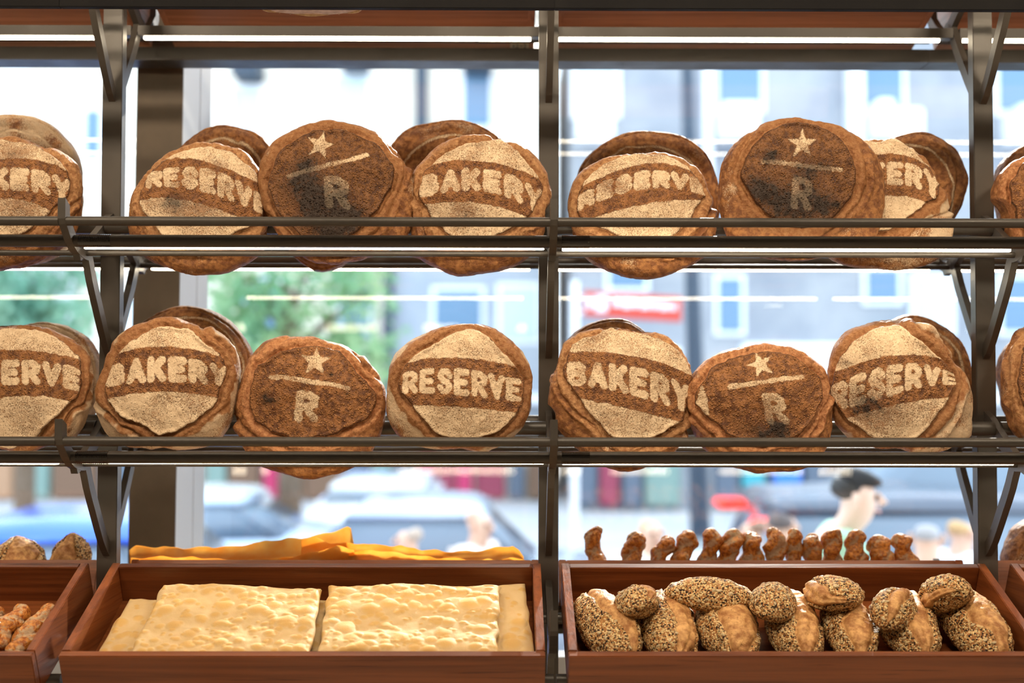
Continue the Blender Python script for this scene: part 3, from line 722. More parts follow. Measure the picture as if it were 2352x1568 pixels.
loaf('round_loaf', 'brown round loaf with crisp flour star, bar and R, left half of the lower shelf',
     [(548, 975), (548, 914), (555, 871), (576, 822), (606, 786), (652, 771), (698, 769), (760, 782), (821, 807), (860, 847), (885, 884), (888, 930), (876, 991), (863, 1028), (815, 1069), (763, 1086), (683, 1092), (646, 1082), (603, 1069), (564, 1024)],
     -0.085, M['loafo'], tf=0.072, plaque=[(570, 929), (591, 844), (652, 807), (726, 795), (778, 801), (799, 822), (821, 859), (862, 900), (868, 925), (845, 960), (766, 998), (700, 1010), (622, 996), (585, 965)],
     pattern=logo_pattern((725, 829, 35, .08), [(622, 866), (648, 866), (714, 876), (766, 883), (800, 892)], [(680, 895), (735, 898), (675, 968)],
                          [(615, 915, 32, .75), (760, 860, 16, .6), (800, 900, 18, .5), (700, 985, 50, .3), (790, 815, 18, .6)]), seed=11, group=G2, lump=1.2)
loaf('round_loaf', 'pale floury round loaf stencilled RESERVE, left of the middle post on the lower shelf',
     [(891, 914), (894, 875), (903, 828), (928, 792), (968, 767), (1020, 746), (1066, 742), (1112, 749), (1157, 770), (1197, 807), (1212, 838), (1215, 884), (1208, 935), (1197, 975), (1170, 1012), (1060, 1026), (940, 1018), (905, 985), (893, 950)],
     -0.1, M['loaff'], tf=0.068, plaque=[(917, 884), (925, 858), (952, 816), (989, 795), (1025, 772), (1050, 761), (1081, 752), (1127, 776), (1185, 842), (1200, 880), (1197, 920), (1185, 946), (1133, 998), (1060, 1014), (1001, 998), (949, 930)],
     pattern=text_pattern('RESERVE', 922, 1200, [(951, 829), (1020, 821), (1081, 824), (1142, 832), (1185, 842)], [(949, 930), (1050, 934), (1120, 940), (1185, 947)],
                          [(925, 858), (940, 850), (989, 845), (1050, 847), (1111, 852), (1194, 871)], [(931, 905), (989, 902), (1066, 911), (1157, 917), (1197, 923)],
                          [(1140, 800, 30, .3)]), seed=12, group=G2)
loaf('round_loaf', 'round loaf with BAKERY sloping down rightward, right of the middle post, lower shelf',
     [(1257, 931), (1263, 888), (1277, 839), (1292, 795), (1326, 768), (1370, 752), (1428, 752), (1471, 762), (1514, 767), (1552, 787), (1578, 824), (1593, 862), (1590, 902), (1581, 960), (1566, 1000), (1540, 1040), (1487, 1066), (1436, 1077), (1385, 1068), (1330, 1035), (1292, 995), (1268, 966)],
     -0.085, M['loaf'], tf=0.072, plaque=[(1290, 853), (1312, 795), (1341, 776), (1400, 757), (1470, 765), (1530, 783), (1572, 825), (1588, 865), (1580, 930), (1561, 969), (1509, 1000), (1450, 1020), (1399, 1000), (1329, 914)],
     pattern=text_pattern('BAKERY', 1301, 1588, [(1315, 807), (1370, 807), (1442, 816), (1500, 827), (1587, 862)], [(1329, 914), (1413, 931), (1500, 951), (1561, 969)],
                          [(1306, 830), (1384, 833), (1442, 837), (1500, 853), (1581, 885)], [(1303, 885), (1384, 894), (1448, 905), (1500, 922), (1558, 941)],
                          [(1450, 780, 60, .15)]), seed=13, group=G2)
loaf('round_loaf', 'brown round loaf with flour star, rising bar and R, right half of the lower shelf',
     [(1577, 930), (1581, 888), (1593, 862), (1616, 839), (1645, 816), (1702, 798), (1775, 791), (1818, 798), (1861, 821), (1890, 850), (1902, 888), (1908, 946), (1905, 995), (1885, 1035), (1841, 1068), (1775, 1083), (1702, 1077), (1660, 1065), (1610, 1024), (1587, 975)],
     -0.105, M['loafo'], tf=0.066, plaque=[(1598, 925), (1613, 885), (1636, 842), (1688, 821), (1746, 807), (1818, 816), (1876, 862), (1888, 902), (1862, 960), (1833, 1000), (1750, 1020), (1673, 1000), (1630, 960)],
     pattern=logo_pattern((1746, 837, 32, -.35), [(1676, 888), (1760, 876), (1800, 869), (1843, 866)], [(1748, 901), (1802, 904), (1762, 974)],
                          [(1790, 985, 40, .8), (1740, 1000, 60, .5), (1690, 950, 50, .3)], extra=[(1599, 925), (1612, 888), (1622, 905), (1632, 955), (1615, 950)]), seed=14, group=G2, lump=1.2)
loaf('round_loaf', 'large floury round loaf stencilled RESERVE beside the right post, lower shelf',
     [(1901, 880), (1907, 831), (1920, 799), (1951, 768), (1991, 750), (2022, 740), (2064, 738), (2095, 737), (2130, 750), (2164, 782), (2190, 825), (2212, 870), (2226, 909), (2228, 948), (2221, 1000), (2180, 1022), (2060, 1028), (1960, 1016), (1920, 974), (1904, 922)],
     -0.085, M['loaff'], tf=0.072, plaque=[(1909, 905), (1914, 860), (1928, 825), (1964, 784), (2017, 750), (2064, 744), (2121, 786), (2163, 823), (2190, 860), (2197, 884), (2161, 943), (2114, 1000), (2050, 1022), (1996, 1003), (1944, 963)],
     pattern=text_pattern('RESERVE', 1907, 2205, [(1957, 840), (2017, 822), (2082, 814), (2161, 823)], [(1944, 961), (2043, 933), (2095, 922), (2179, 913)],
                          [(1915, 884), (1990, 849), (2082, 838), (2161, 838), (2192, 862)], [(1920, 946), (2017, 917), (2095, 896), (2174, 883), (2200, 884)],
                          [(1975, 925, 45, .6), (2020, 945, 60, .4), (1940, 835, 20, .6)]), seed=15, group=G2)
loaf('round_loaf', 'brown loaf cut off by the right edge of the photo, lower shelf',
     [(2302, 927), (2304, 896), (2310, 846), (2322, 799), (2345, 762), (2400, 740), (2480, 745), (2560, 800), (2590, 880), (2570, 960), (2500, 1020), (2400, 1025), (2335, 1005), (2312, 965)],
     -0.085, M['loaf'], tf=0.07, plaque=[(2350, 790), (2420, 760), (2500, 780), (2560, 850), (2540, 940), (2450, 1000), (2370, 980), (2335, 900)], seed=16, group=G2, burn=.1)
# ---- lower shelf, behind
back('loaf with a floury rim behind the leftmost SERVE loaf, lower shelf', [(-60, 850), (-20, 775), (60, 748), (131, 740), (170, 755), (209, 779), (225, 810), (226, 870), (222, 920), (200, 970), (120, 1000), (0, 990), (-50, 930)], .12, M['loaff'], 31, GB2, burn=.0)
back('brown loaf rising behind the BAKERY loaf by the left post, lower shelf', [(285, 850), (300, 770), (332, 735), (379, 712), (418, 704), (471, 711), (523, 740), (562, 774), (580, 806), (582, 870), (566, 940), (500, 985), (400, 990), (310, 950)], .12, M['loafo'], 32, GB2, burn=.0)
back('loaf mostly hidden behind the RESERVE loaf left of the middle post, right edge peeking out', [(950, 900), (960, 840), (1010, 800), (1080, 790), (1160, 810), (1205, 860), (1219, 915), (1216, 950), (1195, 985), (1100, 1000), (1000, 985)], .12, M['loaff'], 33, GB2, burn=.0)
back('brown loaf peeking above the sloping BAKERY loaf right of the middle post, lower shelf', [(1285, 870), (1289, 795), (1327, 755), (1370, 737), (1413, 732), (1457, 743), (1483, 763), (1520, 810), (1530, 880), (1500, 960), (1420, 1000), (1330, 980)], .12, M['loafo'], 34, GB2, burn=.1)
back('dark loaf behind the large RESERVE loaf beside the right post, lower shelf', [(1960, 880), (1985, 790), (2050, 737), (2090, 724), (2116, 729), (2161, 747), (2200, 784), (2224, 852), (2236, 922), (2230, 970), (2180, 1000), (2060, 1000), (1980, 960)], .12, M['loaf'], 35, GB2, burn=.5)
back('dark loaf behind the one cut off by the right edge, lower shelf', [(2299, 900), (2301, 840), (2308, 800), (2328, 784), (2390, 765), (2480, 790), (2540, 870), (2500, 960), (2400, 1000), (2320, 960)], .12, M['loaf'], 36, GB2, burn=.5)

# ------------------------------------------------------------------ flatbreads
def flatbread(label, tr, quad, h, thick, seed, nb=130, group='bubbly flatbread sheets in the middle tray'):
    q = np.array(quad, float); NU, NV = 220, 130
    c = tr.ray(q[:, 0], q[:, 1], h)              # back-left, back-right, front-right, front-left
    U, Vv = np.meshgrid(np.linspace(0, 1, NU), np.linspace(0, 1, NV))
    P = (c[0]*((1-U)*(1-Vv))[..., None] + c[1]*(U*(1-Vv))[..., None] + c[2]*(U*Vv)[..., None] + c[3]*((1-U)*Vv)[..., None])
    ux = (P[..., 0]-P[..., 0].min()); tx = (P - tr.B) @ tr.e
    rs = np.random.RandomState(seed); hgt = np.zeros_like(U); bub = np.zeros_like(U)
    for _ in range(nb):
        bx, bt = rs.uniform(0, ux.max()), rs.uniform(tx.min(), tx.max()); ra = rs.choice([.0055, .008, .011, .016, .022], p=[.26, .30, .26, .13, .05])*rs.uniform(.8, 1.2); rb = ra*rs.uniform(.7, 1.0)
        d = ((ux-bx)/ra)**2 + ((tx-bt)/rb)**2; m = np.clip(1-d, 0, 1); hgt = np.maximum(hgt, m*ra*.20); bub = np.maximum(bub, sst(0, .9, m))
    edge = np.minimum(np.minimum(U, 1-U)*ux.max(), np.minimum(Vv, 1-Vv)*(tx.max()-tx.min()))
    roll = 1 - np.sqrt(np.clip(1-(1-np.clip(edge/.018, 0, 1))**2, 0, 1))
    wav = .004*vnoise(np.stack([ux*14, tx*14, ux*0+seed], -1)) + .0012*vnoise(np.stack([ux*60, tx*60, ux*0+seed], -1))
    ed = .004*vnoise(np.stack([ux*30, tx*30, ux*0+seed*3], -1))*np.exp(-edge/.01)
    top = P + tr.n*(hgt*np.clip(edge/.008, 0, 1) + wav - roll*thick*.5)[..., None] + np.array([1, 0, 0])*ed[..., None] + tr.e*ed[..., None]
    bot = P - tr.n*(thick - roll*thick*.45)[..., None] + tr.n*wav[..., None] + np.array([1, 0, 0])*ed[..., None] + tr.e*ed[..., None]
    top, bot = tr.inside(top), tr.inside(bot, .0012)
    V = np.concatenate([top.reshape(-1, 3), bot.reshape(-1, 3)]); n = NU*NV; i = np.arange(NV-1)[:, None]*NU; j = np.arange(NU-1)[None]
    Q1 = np.stack([i+j, i+NU+j, i+NU+j+1, i+j+1], -1).reshape(-1, 4); Q2 = Q1[:, ::-1]+n
    per = list(range(NU)) + [k*NU+NU-1 for k in range(1, NV)] + [(NV-1)*NU+k for k in range(NU-2, -1, -1)] + [k*NU for k in range(NV-2, 0, -1)]
    Q3 = [(per[k], per[(k+1) % len(per)], per[(k+1) % len(per)]+n, per[k]+n) for k in range(len(per))]
    me = npmesh('flatbread', V, np.concatenate([Q1, Q2, np.array(Q3)]), dict(bub=np.concatenate([bub.ravel(), bub.ravel()*0])))
    o = link('flatbread', me, M['flat'], None, tuple(bot.mean((0, 1)))); tag(o, label, 'flatbread', group); return o
flatbread('flatbread sheet at the tray left, under the large left sheet', TC, [(296, 1372), (420, 1366), (400, 1498), (222, 1498)], -.044, .013, 3, 60)
flatbread('narrow flatbread layer seen in the gap between the two large sheets', TC, [(640, 1372), (820, 1372), (800, 1499), (640, 1499)], -.046, .013, 4, 40)
flatbread('flatbread sheet at the tray right, half under the large right sheet', TC, [(1085, 1350), (1207, 1336), (1226, 1499), (1090, 1499)], -.034, .016, 5, 60)
flatbread('large flatbread sheet on top in the left half of the tray', TC, [(372, 1338), (738, 1345), (712, 1499), (296, 1499)], -.006, .018, 1, 270)
flatbread('large flatbread sheet on top in the right half of the tray', TC, [(754, 1338), (1148, 1340), (1142, 1499), (730, 1499)], -.006, .018, 2, 320)

# curled thin sheets in the rear tray
def curl(label, top_px, bot_px, Y0, Y1, seed, mat=None):
    tp, bp = np.array(top_px, float), np.array(bot_px, float); x0, x1 = tp[0, 0], tp[-1, 0]; NU, NV = 170, 22
    U, Vv = np.meshgrid(np.linspace(0, 1, NU), np.linspace(0, 1, NV)); X = x0 + (x1-x0)*U
    ty = np.interp(X, tp[:, 0], tp[:, 1]); by = np.interp(X, bp[:, 0], bp[:, 1])
    ty = ty + 2.0*np.sin(X/11.0+seed)*np.exp(-Vv*3) + 1.5*vnoise(np.stack([X/17, X*0, X*0+seed], -1))
    Yv = Y1 + (Y0-Y1)*Vv + .012*np.sin(Vv*math.pi) + .004*vnoise(np.stack([X/40, Vv*3, X*0+seed], -1))
    px = X; py = ty + (by-ty)*Vv
    d = rays(px, py); P = CN + d*((Yv-CN[1])/d[..., 1])[..., None]
    n = NU*NV; off = np.array([0, .0012, .0002]); V = np.concatenate([P.reshape(-1, 3), (P+off).reshape(-1, 3)])
    i = np.arange(NV-1)[:, None]*NU; j = np.arange(NU-1)[None]; Q1 = np.stack([i+j, i+NU+j, i+NU+j+1, i+j+1], -1).reshape(-1, 4)
    per = list(range(NU)) + [k*NU+NU-1 for k in range(1, NV)] + [(NV-1)*NU+k for k in range(NU-2, -1, -1)] + [k*NU for k in range(NV-2, 0, -1)]
    Q3 = [(per[k], per[(k+1) % len(per)], per[(k+1) % len(per)]+n, per[k]+n) for k in range(len(per))]
    me = npmesh('crisp_flatbread', V, np.concatenate([Q1, Q1[:, ::-1]+n, np.array(Q3)]), {})
    o = link('crisp_flatbread', me, M['sheet'], None, tuple(P[-1].mean(0))); tag(o, label, 'flatbread', 'thin curled flatbreads in the rear middle tray'); return o
curl('glowing thin flatbread in the rear tray rising to a tall corner at its right end', [(297, 1262), (312, 1254), (420, 1258), (540, 1254), (610, 1243), (690, 1236), (760, 1222), (798, 1212), (806, 1216), (812, 1248)],
     [(297, 1300), (812, 1300)], .125, .20, 1)
curl('folded orange flatbread corner lying over the tall one in the rear tray', [(692, 1240), (722, 1233), (760, 1247), (820, 1248), (900, 1252), (990, 1264), (1060, 1268), (1125, 1262), (1178, 1251), (1192, 1262), (1203, 1282)],
     [(692, 1300), (1203, 1300)], .115, .17, 2)
curl('low darker flatbread edge along the front of the rear tray, left side', [(300, 1283), (372, 1278), (480, 1281), (560, 1288), (640, 1283), (720, 1268), (775, 1253), (812, 1260), (824, 1284)],
     [(300, 1302), (824, 1302)], .105, .135, 3)
curl('low darker flatbread edge along the front of the rear tray, right side', [(800, 1268), (850, 1262), (885, 1265), (960, 1276), (1040, 1283), (1110, 1286), (1172, 1281), (1215, 1286)],
     [(800, 1302), (1215, 1302)], .105, .13, 4)

# ------------------------------------------------------------------ seeded rolls
def pumpkin(P, N, rs, k, parent, origin, L):
    b = MB()
    for _ in range(k):
        i = rs.randint(len(P)); p, nn = Vector(P[i]), Vector(N[i]).normalized()
        t = nn.cross(Vector(rs.uniform(-1, 1, 3))).normalized(); s_ = nn.cross(t)
        vs = []; a, w, h = .0055, .0029, .0014
        for th in range(5):
            v = -1 + th*.5; rr = math.sqrt(max(0, 1-v*v))
            for q in range(8):
                w_ = q*math.pi/4; vs.append(p + nn*.0004 + t*(v*a) + s_*(rr*w*math.cos(w_)) + nn*(rr*h*math.sin(w_)))
        b.add(vs, [(r*8+q, r*8+(q+1) % 8, (r+1)*8+(q+1) % 8, (r+1)*8+q) for r in range(4) for q in range(8)])
    o = b.build('pumpkin_seeds', M['pump'], parent, smooth=True); o['kind'] = 'stuff'
def seeded(name, label, c, ax, up, L, rw, rh, seed, split=None, group=None, seeds=26, point=1.0, tray=None):
    """c centre, ax long axis, up the top direction; split = (angle, half width) of the bare torn strip"""
    c, ax, up = Vector(c), Vector(ax).normalized(), Vector(up); up = (up - ax*up.dot(ax)).normalized(); sd = ax.cross(up)
    NU, NV = 110, 96; t = np.linspace(-1, 1, NU); th = np.linspace(0, 2*np.pi, NV, endpoint=False); TH, T = np.meshgrid(th, t)
    pr = (1-np.abs(T)**(2.2*point))**(.62)
    cs, sn = np.cos(TH), np.sin(TH)
    zz = np.where(cs > 0, cs, cs*.62)
    A, B, C = np.array(ax), np.array(sd), np.array(up)
    P = np.array(c) + A*(T*L/2)[..., None] + B*(sn*pr*rw)[..., None] + C*(zz*pr*rh)[..., None]
    N = B*(sn/rw)[..., None] + C*(zz/rh)[..., None] + A*(T/L*1.6)[..., None]; N /= np.linalg.norm(N, axis=-1)[..., None]
    sp = np.zeros_like(T)
    d = .004*fbm(P*28+seed*7.1, 2) + .0016*fbm(P*110+seed*3, 2)
    if split is not None:
        dt = np.angle(np.exp(1j*(TH-split[0]-.25*np.sin(T*2+seed)))); w = split[1]*(1-.35*T*T)*(1+.3*vnoise(np.stack([T*3, TH*0, TH*0+seed], -1)))
        q = np.abs(dt)/w; sp = sst(1.12, .95, q)*sst(1.0, .86, np.abs(T))
        d = d - .0045*np.exp(-((q-1)/.14)**2)*(sp > -1)*sst(.98, .8, np.abs(T)) + .004*sst(1, .3, q) + .0025*np.exp(-((q-1.3)/.16)**2) - .003*np.exp(-(q/.22)**2)*(seed % 2)
    P = P + N*d[..., None]
    if tray is not None: P = tray.inside(P)
    i = np.arange(NU-1)[:, None]*NV; j = np.arange(NV)[None]; j2 = (j+1) % NV
    Q = np.stack([i+j, i+j2, i+NV+j2, i+NV+j], -1).reshape(-1, 4)
    me = npmesh(name, P.reshape(-1, 3), Q, dict(split=sp))
    base = Vector(P.reshape(-1, 3).mean(0)); base.z = float(P[..., 2].min())
    o = link(name, me, M['seed'], None, base); tag(o, label, 'bread roll', group)
    if seeds:
        m = (sp < .1) & (np.abs(T) < .9) & (cs > -.3); pumpkin(P[m], N[m], np.random.RandomState(seed), seeds, o, None, L)
    return o
GR = 'seeded rolls in the right tray'
tdn = Vector(TR.e); tup = Vector(TR.n)
low = [(1397, 'leftmost of the bottom row, leaning against the tray side', 70, .42, .50), (1538, 'second from left in the bottom row, broad pale split', 68, .55, .60),
       (1676, 'third from left in the bottom row, dark torn split, under the long roll', 74, .15, .78), (1828, 'fourth from left in the bottom row, smooth golden split', 66, .35, .70),
       (1957, 'fifth from left in the bottom row, narrow with a glossy brown ridge', 62, .35, .62), (2095, 'sixth from left in the bottom row, under the two top right rolls', 68, .35, .50),
       (2248, 'rightmost of the bottom row beside the tray end', 72, .35, .62)]
for k, (px, lab, hw, sa, sw) in enumerate(low):
    p = TR.ray(np.array([px]), np.array([1462.]), -.036)[0]; p = TR.P(p[0], .192, -.036); rw = hw/1130.
    lean = [(-.34), .02, 0, .0, .05, .05, -.08][k]
    seeded('seeded_roll', 'seeded roll ' + lab, p - np.array(tup)*.0, Vector(TR.e) + Vector((-lean, 0, 0)), tup, .235, rw*.98, rw*.92, 40+k, (-sa, sw), GR, 22, 1.1, TR)
top_rolls = [(1462, 1392, 52, 44, (.25, -.8, .25), .125, (-.45, .42), 'pointed seeded roll end, first on top at the left with two horn-like tips'),
             (1632, 1370, 0, 0, (1, -.12, -.06), .195, None, 'long seeded roll lying crosswise on top, fully covered in seeds'),
             (1775, 1390, 52, 46, (-.35, -.8, -.1), .135, None, 'seeded roll end on top, right of the long crosswise roll'),
             (1915, 1371, 60, 46, (.3, -.75, .05), .14, (1.15, .5), 'seeded roll on top near the tray middle, bare patch on its left'),
             (2050, 1402, 48, 44, (-.5, -.75, -.35), .13, (-.5, .36), 'smallest seeded roll on top with a notch, tilting down left'),
             (2172, 1372, 57, 48, (.15, -.8, .35), .14, (1.6, .5), 'seeded roll on top at the far right')]
for k, (px, py, a, b_, ax, L, sp_, lab) in enumerate(top_rolls):
    h = .018 if k != 1 else .018
    p = TR.ray(np.array([float(px)]), np.array([float(py)]), h)[0]
    if k == 1: rw, rh = .046, .040
    else: rw, rh = a/1080., b_/1040.
    seeded('seeded_roll', lab, p, ax, (0, -.25, 1), L, rw, rh, 60+k, sp_, GR, 30, 1.0 if k != 1 else .8, TR)
GS = 'seeded bread tips in the rear left tray'
for (px, w, h, lab) in [(44, 62, 70, 'seed crusted bread tip at the left edge of the photo, behind the left tray'), (163, 46, 76, 'rounded seed crusted bread tip just left of the left post')]:
    p = at(px, 1302, .16)
    seeded('seeded_bread', lab, p, (0.05 if px > 100 else -.25, .2, 1), (0, -1, .2), 2*h/940., w/940., w/980., int(px), (.5 if px < 100 else -.4, .7), GS, 8)
p = at(2368, 1300, .16)
loaf('brown_loaf', 'rough brown loaf half cut off at the right edge above the trays', [(2306, 1300), (2310, 1262), (2325, 1232), (2352, 1205), (2400, 1190), (2450, 1200), (2470, 1260), (2465, 1320), (2400, 1340), (2330, 1335)], .20, M['loafd'], tf=.05, tb=.05, seed=77, NA=240, NR=70, seam=((.5, .003),), lump=1.2)

# ------------------------------------------------------------------ knobbly twisted sticks
def twist(label, a, b_, r, seed, group, cat='breadstick', tray=None):
    a, b_ = Vector(a), Vector(b_); ax = (b_-a); L = ax.length; ax.normalize(); s1 = ax.cross(Vector((0, 1, 0.13))).normalized(); s2 = ax.cross(s1)
    NU, NV = 120, 48; t = np.linspace(0, 1, NU); th = np.linspace(0, 2*np.pi, NV, endpoint=False); TH, T = np.meshgrid(th, t)
    pitch = L/.055; ph = T*pitch*2*np.pi + seed
    lob = np.abs(np.cos((TH - ph*.5)))                     # two strands wound round each other
    knob = .5+.5*vnoise(np.stack([T*L/.018, np.cos(TH)*.9, np.sin(TH)*.9+seed*5], -1))
    rr = r*(.58 + .34*lob**.8 + .42*knob)*(.92+.16*vnoise(np.stack([T*6, T*0, T*0+seed*2.3], -1)))
    end = np.sqrt(np.clip(1-(1-np.clip(np.minimum(T, 1-T)*L/(r*1.2), 0, 1))**2, 0, 1)); rr = rr*np.maximum(end, .02)
    cx = .28*r*vnoise(np.stack([T*5, T*0+seed, T*0], -1)); cy = .28*r*vnoise(np.stack([T*5, T*0+seed+9, T*0], -1))
    A, B, C = np.array(ax), np.array(s1), np.array(s2)
    P = np.array(a) + A*(T*L)[..., None] + B*(cx+rr*np.cos(TH))[..., None] + C*(cy+rr*np.sin(TH))[..., None]
    P = P + .0012*fbm(P*190, 2)[..., None]*(B*np.cos(TH)[..., None] + C*np.sin(TH)[..., None])
    i = np.arange(NU-1)[:, None]*NV; j = np.arange(NV)[None]; j2 = (j+1) % NV
    Q = np.stack([i+j, i+j2, i+NV+j2, i+NV+j], -1).reshape(-1, 4)
    if tray is not None: P = tray.inside(P)
    me = npmesh('twisted_breadstick', P.reshape(-1, 3), Q, dict(groove=1-lob))
    o = link('twisted_breadstick', me, M['twist'], None, tuple(P[0].mean(0))); tag(o, label, cat, group); return o
ords = ['first', 'second', 'third', 'fourth', 'fifth', 'sixth', 'seventh', 'eighth', 'ninth', 'tenth', 'eleventh', 'twelfth', 'thirteenth', 'farthest']
tw = [(1367, 1205, 1368, 20), (1458, 1217, 1450, 21), (1532, 1225, 1512, 18), (1586, 1215, 1566, 19), (1639, 1210, 1620, 18), (1683, 1210, 1672, 20), (1726, 1217, 1728, 20), (1779, 1208, 1775, 20),
      (1827, 1211, 1817, 17), (1863, 1221, 1864, 18), (1921, 1210, 1913, 20), (1960, 1214, 1972, 19), (2012, 1225, 2030, 23), (2062, 1222, 2088, 19)]
desc = ['reddish', 'stout', 'round headed', 'tall and smooth', 'pale tipped', 'wide reddish', 'narrow headed', 'straight brown', 'bulbous grey head', 'short forked crown', 'pointed tip', 'leaning left', 'widest', 'forked head']
for k, (tx, ty, bx, hw) in enumerate(tw):
    top = at(tx, ty+2, .19); bot = at(bx + (bx-tx)*.6, 1345, .17)
    twist('upright knobbly breadstick behind the right tray, %s from the middle post, %s' % (ords[k], desc[k]), tuple(top), tuple(bot), hw/940.*1.22, 100+k, 'upright breadsticks behind the right tray')
for k, (x0, y0, x1, y1, hw, lab) in enumerate([(128, 1392, 20, 1508, 21, 'long one reaching the furthest back at right'), (60, 1396, -60, 1508, 23, 'thick middle one'), (150, 1412, 92, 1508, 14, 'floury thin one against the tray side'),
                                         (-2, 1398, -110, 1508, 20, 'one cut by the photo edge'), (22, 1452, -60, 1520, 20, 'short one in the lower left corner')]):
    h = -.050 + .006*(k % 2); a = TL.ray(np.array([float(x0)]), np.array([float(y0)]), h)[0]; b2 = TL.ray(np.array([float(x1)]), np.array([float(y1)]), h)[0]
    twist('knobbly golden breadstick lying in the left tray, ' + lab, tuple(a), tuple(b2), hw/1130.*1.25, 150+k, 'breadsticks lying in the left tray', tray=TL)

# wicker basket edge overhead
c = at(715, 20, -.165); c.z += .006
for y_ in (-.245, -.085):
    for x0, x1 in BAYS: rod(x0, x1, y_, at(1200, 6, y_).z + .012, .008)
b = MB()
for k in range(5):
    pts = [(c.x + (.110+.005*k)*math.cos(a*math.pi/20), c.y + (.052+.002*k)*math.sin(a*math.pi/20), c.z - .002 + .006*k + .0025*math.cos(a*.9+k*2)) for a in range(41)]
    b.tube(pts, .0022, 8, False)
for k in range(24):
    a = k*math.pi/12; b.tube([(c.x+.106*math.cos(a), c.y+.050*math.sin(a), c.z-.004), (c.x+.128*math.cos(a), c.y+.058*math.sin(a), c.z+.03)], .0018, 6)
b.prism([(c.x+.108*math.cos(a*math.pi/12), c.y+.051*math.sin(a*math.pi/12)) for a in range(24)], c.z-.003, c.z+.001, 'z')
tag(b.build('wicker_basket', M['wick'], None, (c.x, c.y, c.z-.016), smooth=True), 'pale wicker basket overhead, only its bottom edge showing below the top rail', 'basket')

# ------------------------------------------------------------------ room shell and window
GY = .77
def struct(name, mb, mat): return tag(mb.build(name, mat), kind='structure')
X0, X1, YB, ZC = -3.6, 3.8, -5.2, 3.2
struct('floor', MB().box(X0, X1, YB, GY+.2, -.2, 0), M['floor'])
struct('ceiling', MB().box(X0, X1, YB, GY+.2, ZC, ZC+.2), M['ceil'])
struct('wall_left', MB().box(X0-.2, X0, YB, GY+.2, -.2, ZC), M['wall'])
struct('wall_right', MB().box(X1, X1+.2, YB, GY+.2, -.2, ZC), M['wall'])
struct('wall_back', MB().box(X0, X1, YB-.2, YB, -.2, ZC), M['wall'])
struct('wall_front', MB().box(X0, X1, GY-.05, GY+.2, 0, .55).box(X0, X1, GY-.05, GY+.2, 2.95, ZC), M['wall'])
win = empty('window_1', (0, GY, .55)); tag(win, kind='structure')
xm0, xm1 = at(311, 400, .45).x, at(417, 400, .45).x
lean = -.0075
def leanx(b, piv=2.0):
    b.v = [(x + lean*(piv - z)*1.0, y, z) for x, y, z in b.v]; return b
leanx(MB().box(xm0, xm1, .45, .455, .3, ZC, .001)).build('mullion_front', M['mull'], win)  # brown front split off so the side can carry painted sky light
leanx(MB().box(xm0, xm1, .4555, .622, .3, ZC, .001)).build('mullion', M['frame_lit'], win)
leanx(MB().box(xm0+.01, xm1, .626, .745, .3, ZC, .002)).build('window_frame', M['frame_lit'], win)
MB().box(X0, X1, .70, GY, .55, .60).box(X0, X1, .70, GY, 2.9, 2.95).build('window_frame', M['frame_lit'], win)
MB().box(X0, xm0+.03, GY-.006, GY, .6, 2.9).build('window_pane', M['glass'], win)
MB().box(xm0+.03, X1, GY-.006, GY, .6, 2.9).build('window_pane', M['glass'], win)

# lit shelves on the far wall of the shop (they mirror in the window)
sx = lambda px: (px-1160)*9.3/F_
for zz, segs, w in ((1.40+.40, [(-260, 85), (520, 600), (750, 866), (975, 1052), (1190, 1216), (2226, 2300)], 'upper'), (1.40-.75, [(-200, 35), (490, 622), (920, 1182), (1290, 1332), (1402, 1532), (1650, 1950)], 'lower')):
    for k, (a, b_) in enumerate(segs):
        o = empty('shelf_light', (sx((a+b_)/2), YB+.1, zz)); tag(o, 'warm strip light mirrored in the window glass, %s from left, %s line' % (ords[k], w), 'lamp', 'strip lights mirrored in the window')
        MB().box(sx(a), sx(b_), YB+.085, YB+.10, zz-.022, zz+.022, .002).build('diffuser', M['lamp'], o)
        MB().box(sx(a)-.01, sx(b_)+.01, YB+.0, YB+.084, zz-.03, zz+.03).build('housing', M['steel'], o)

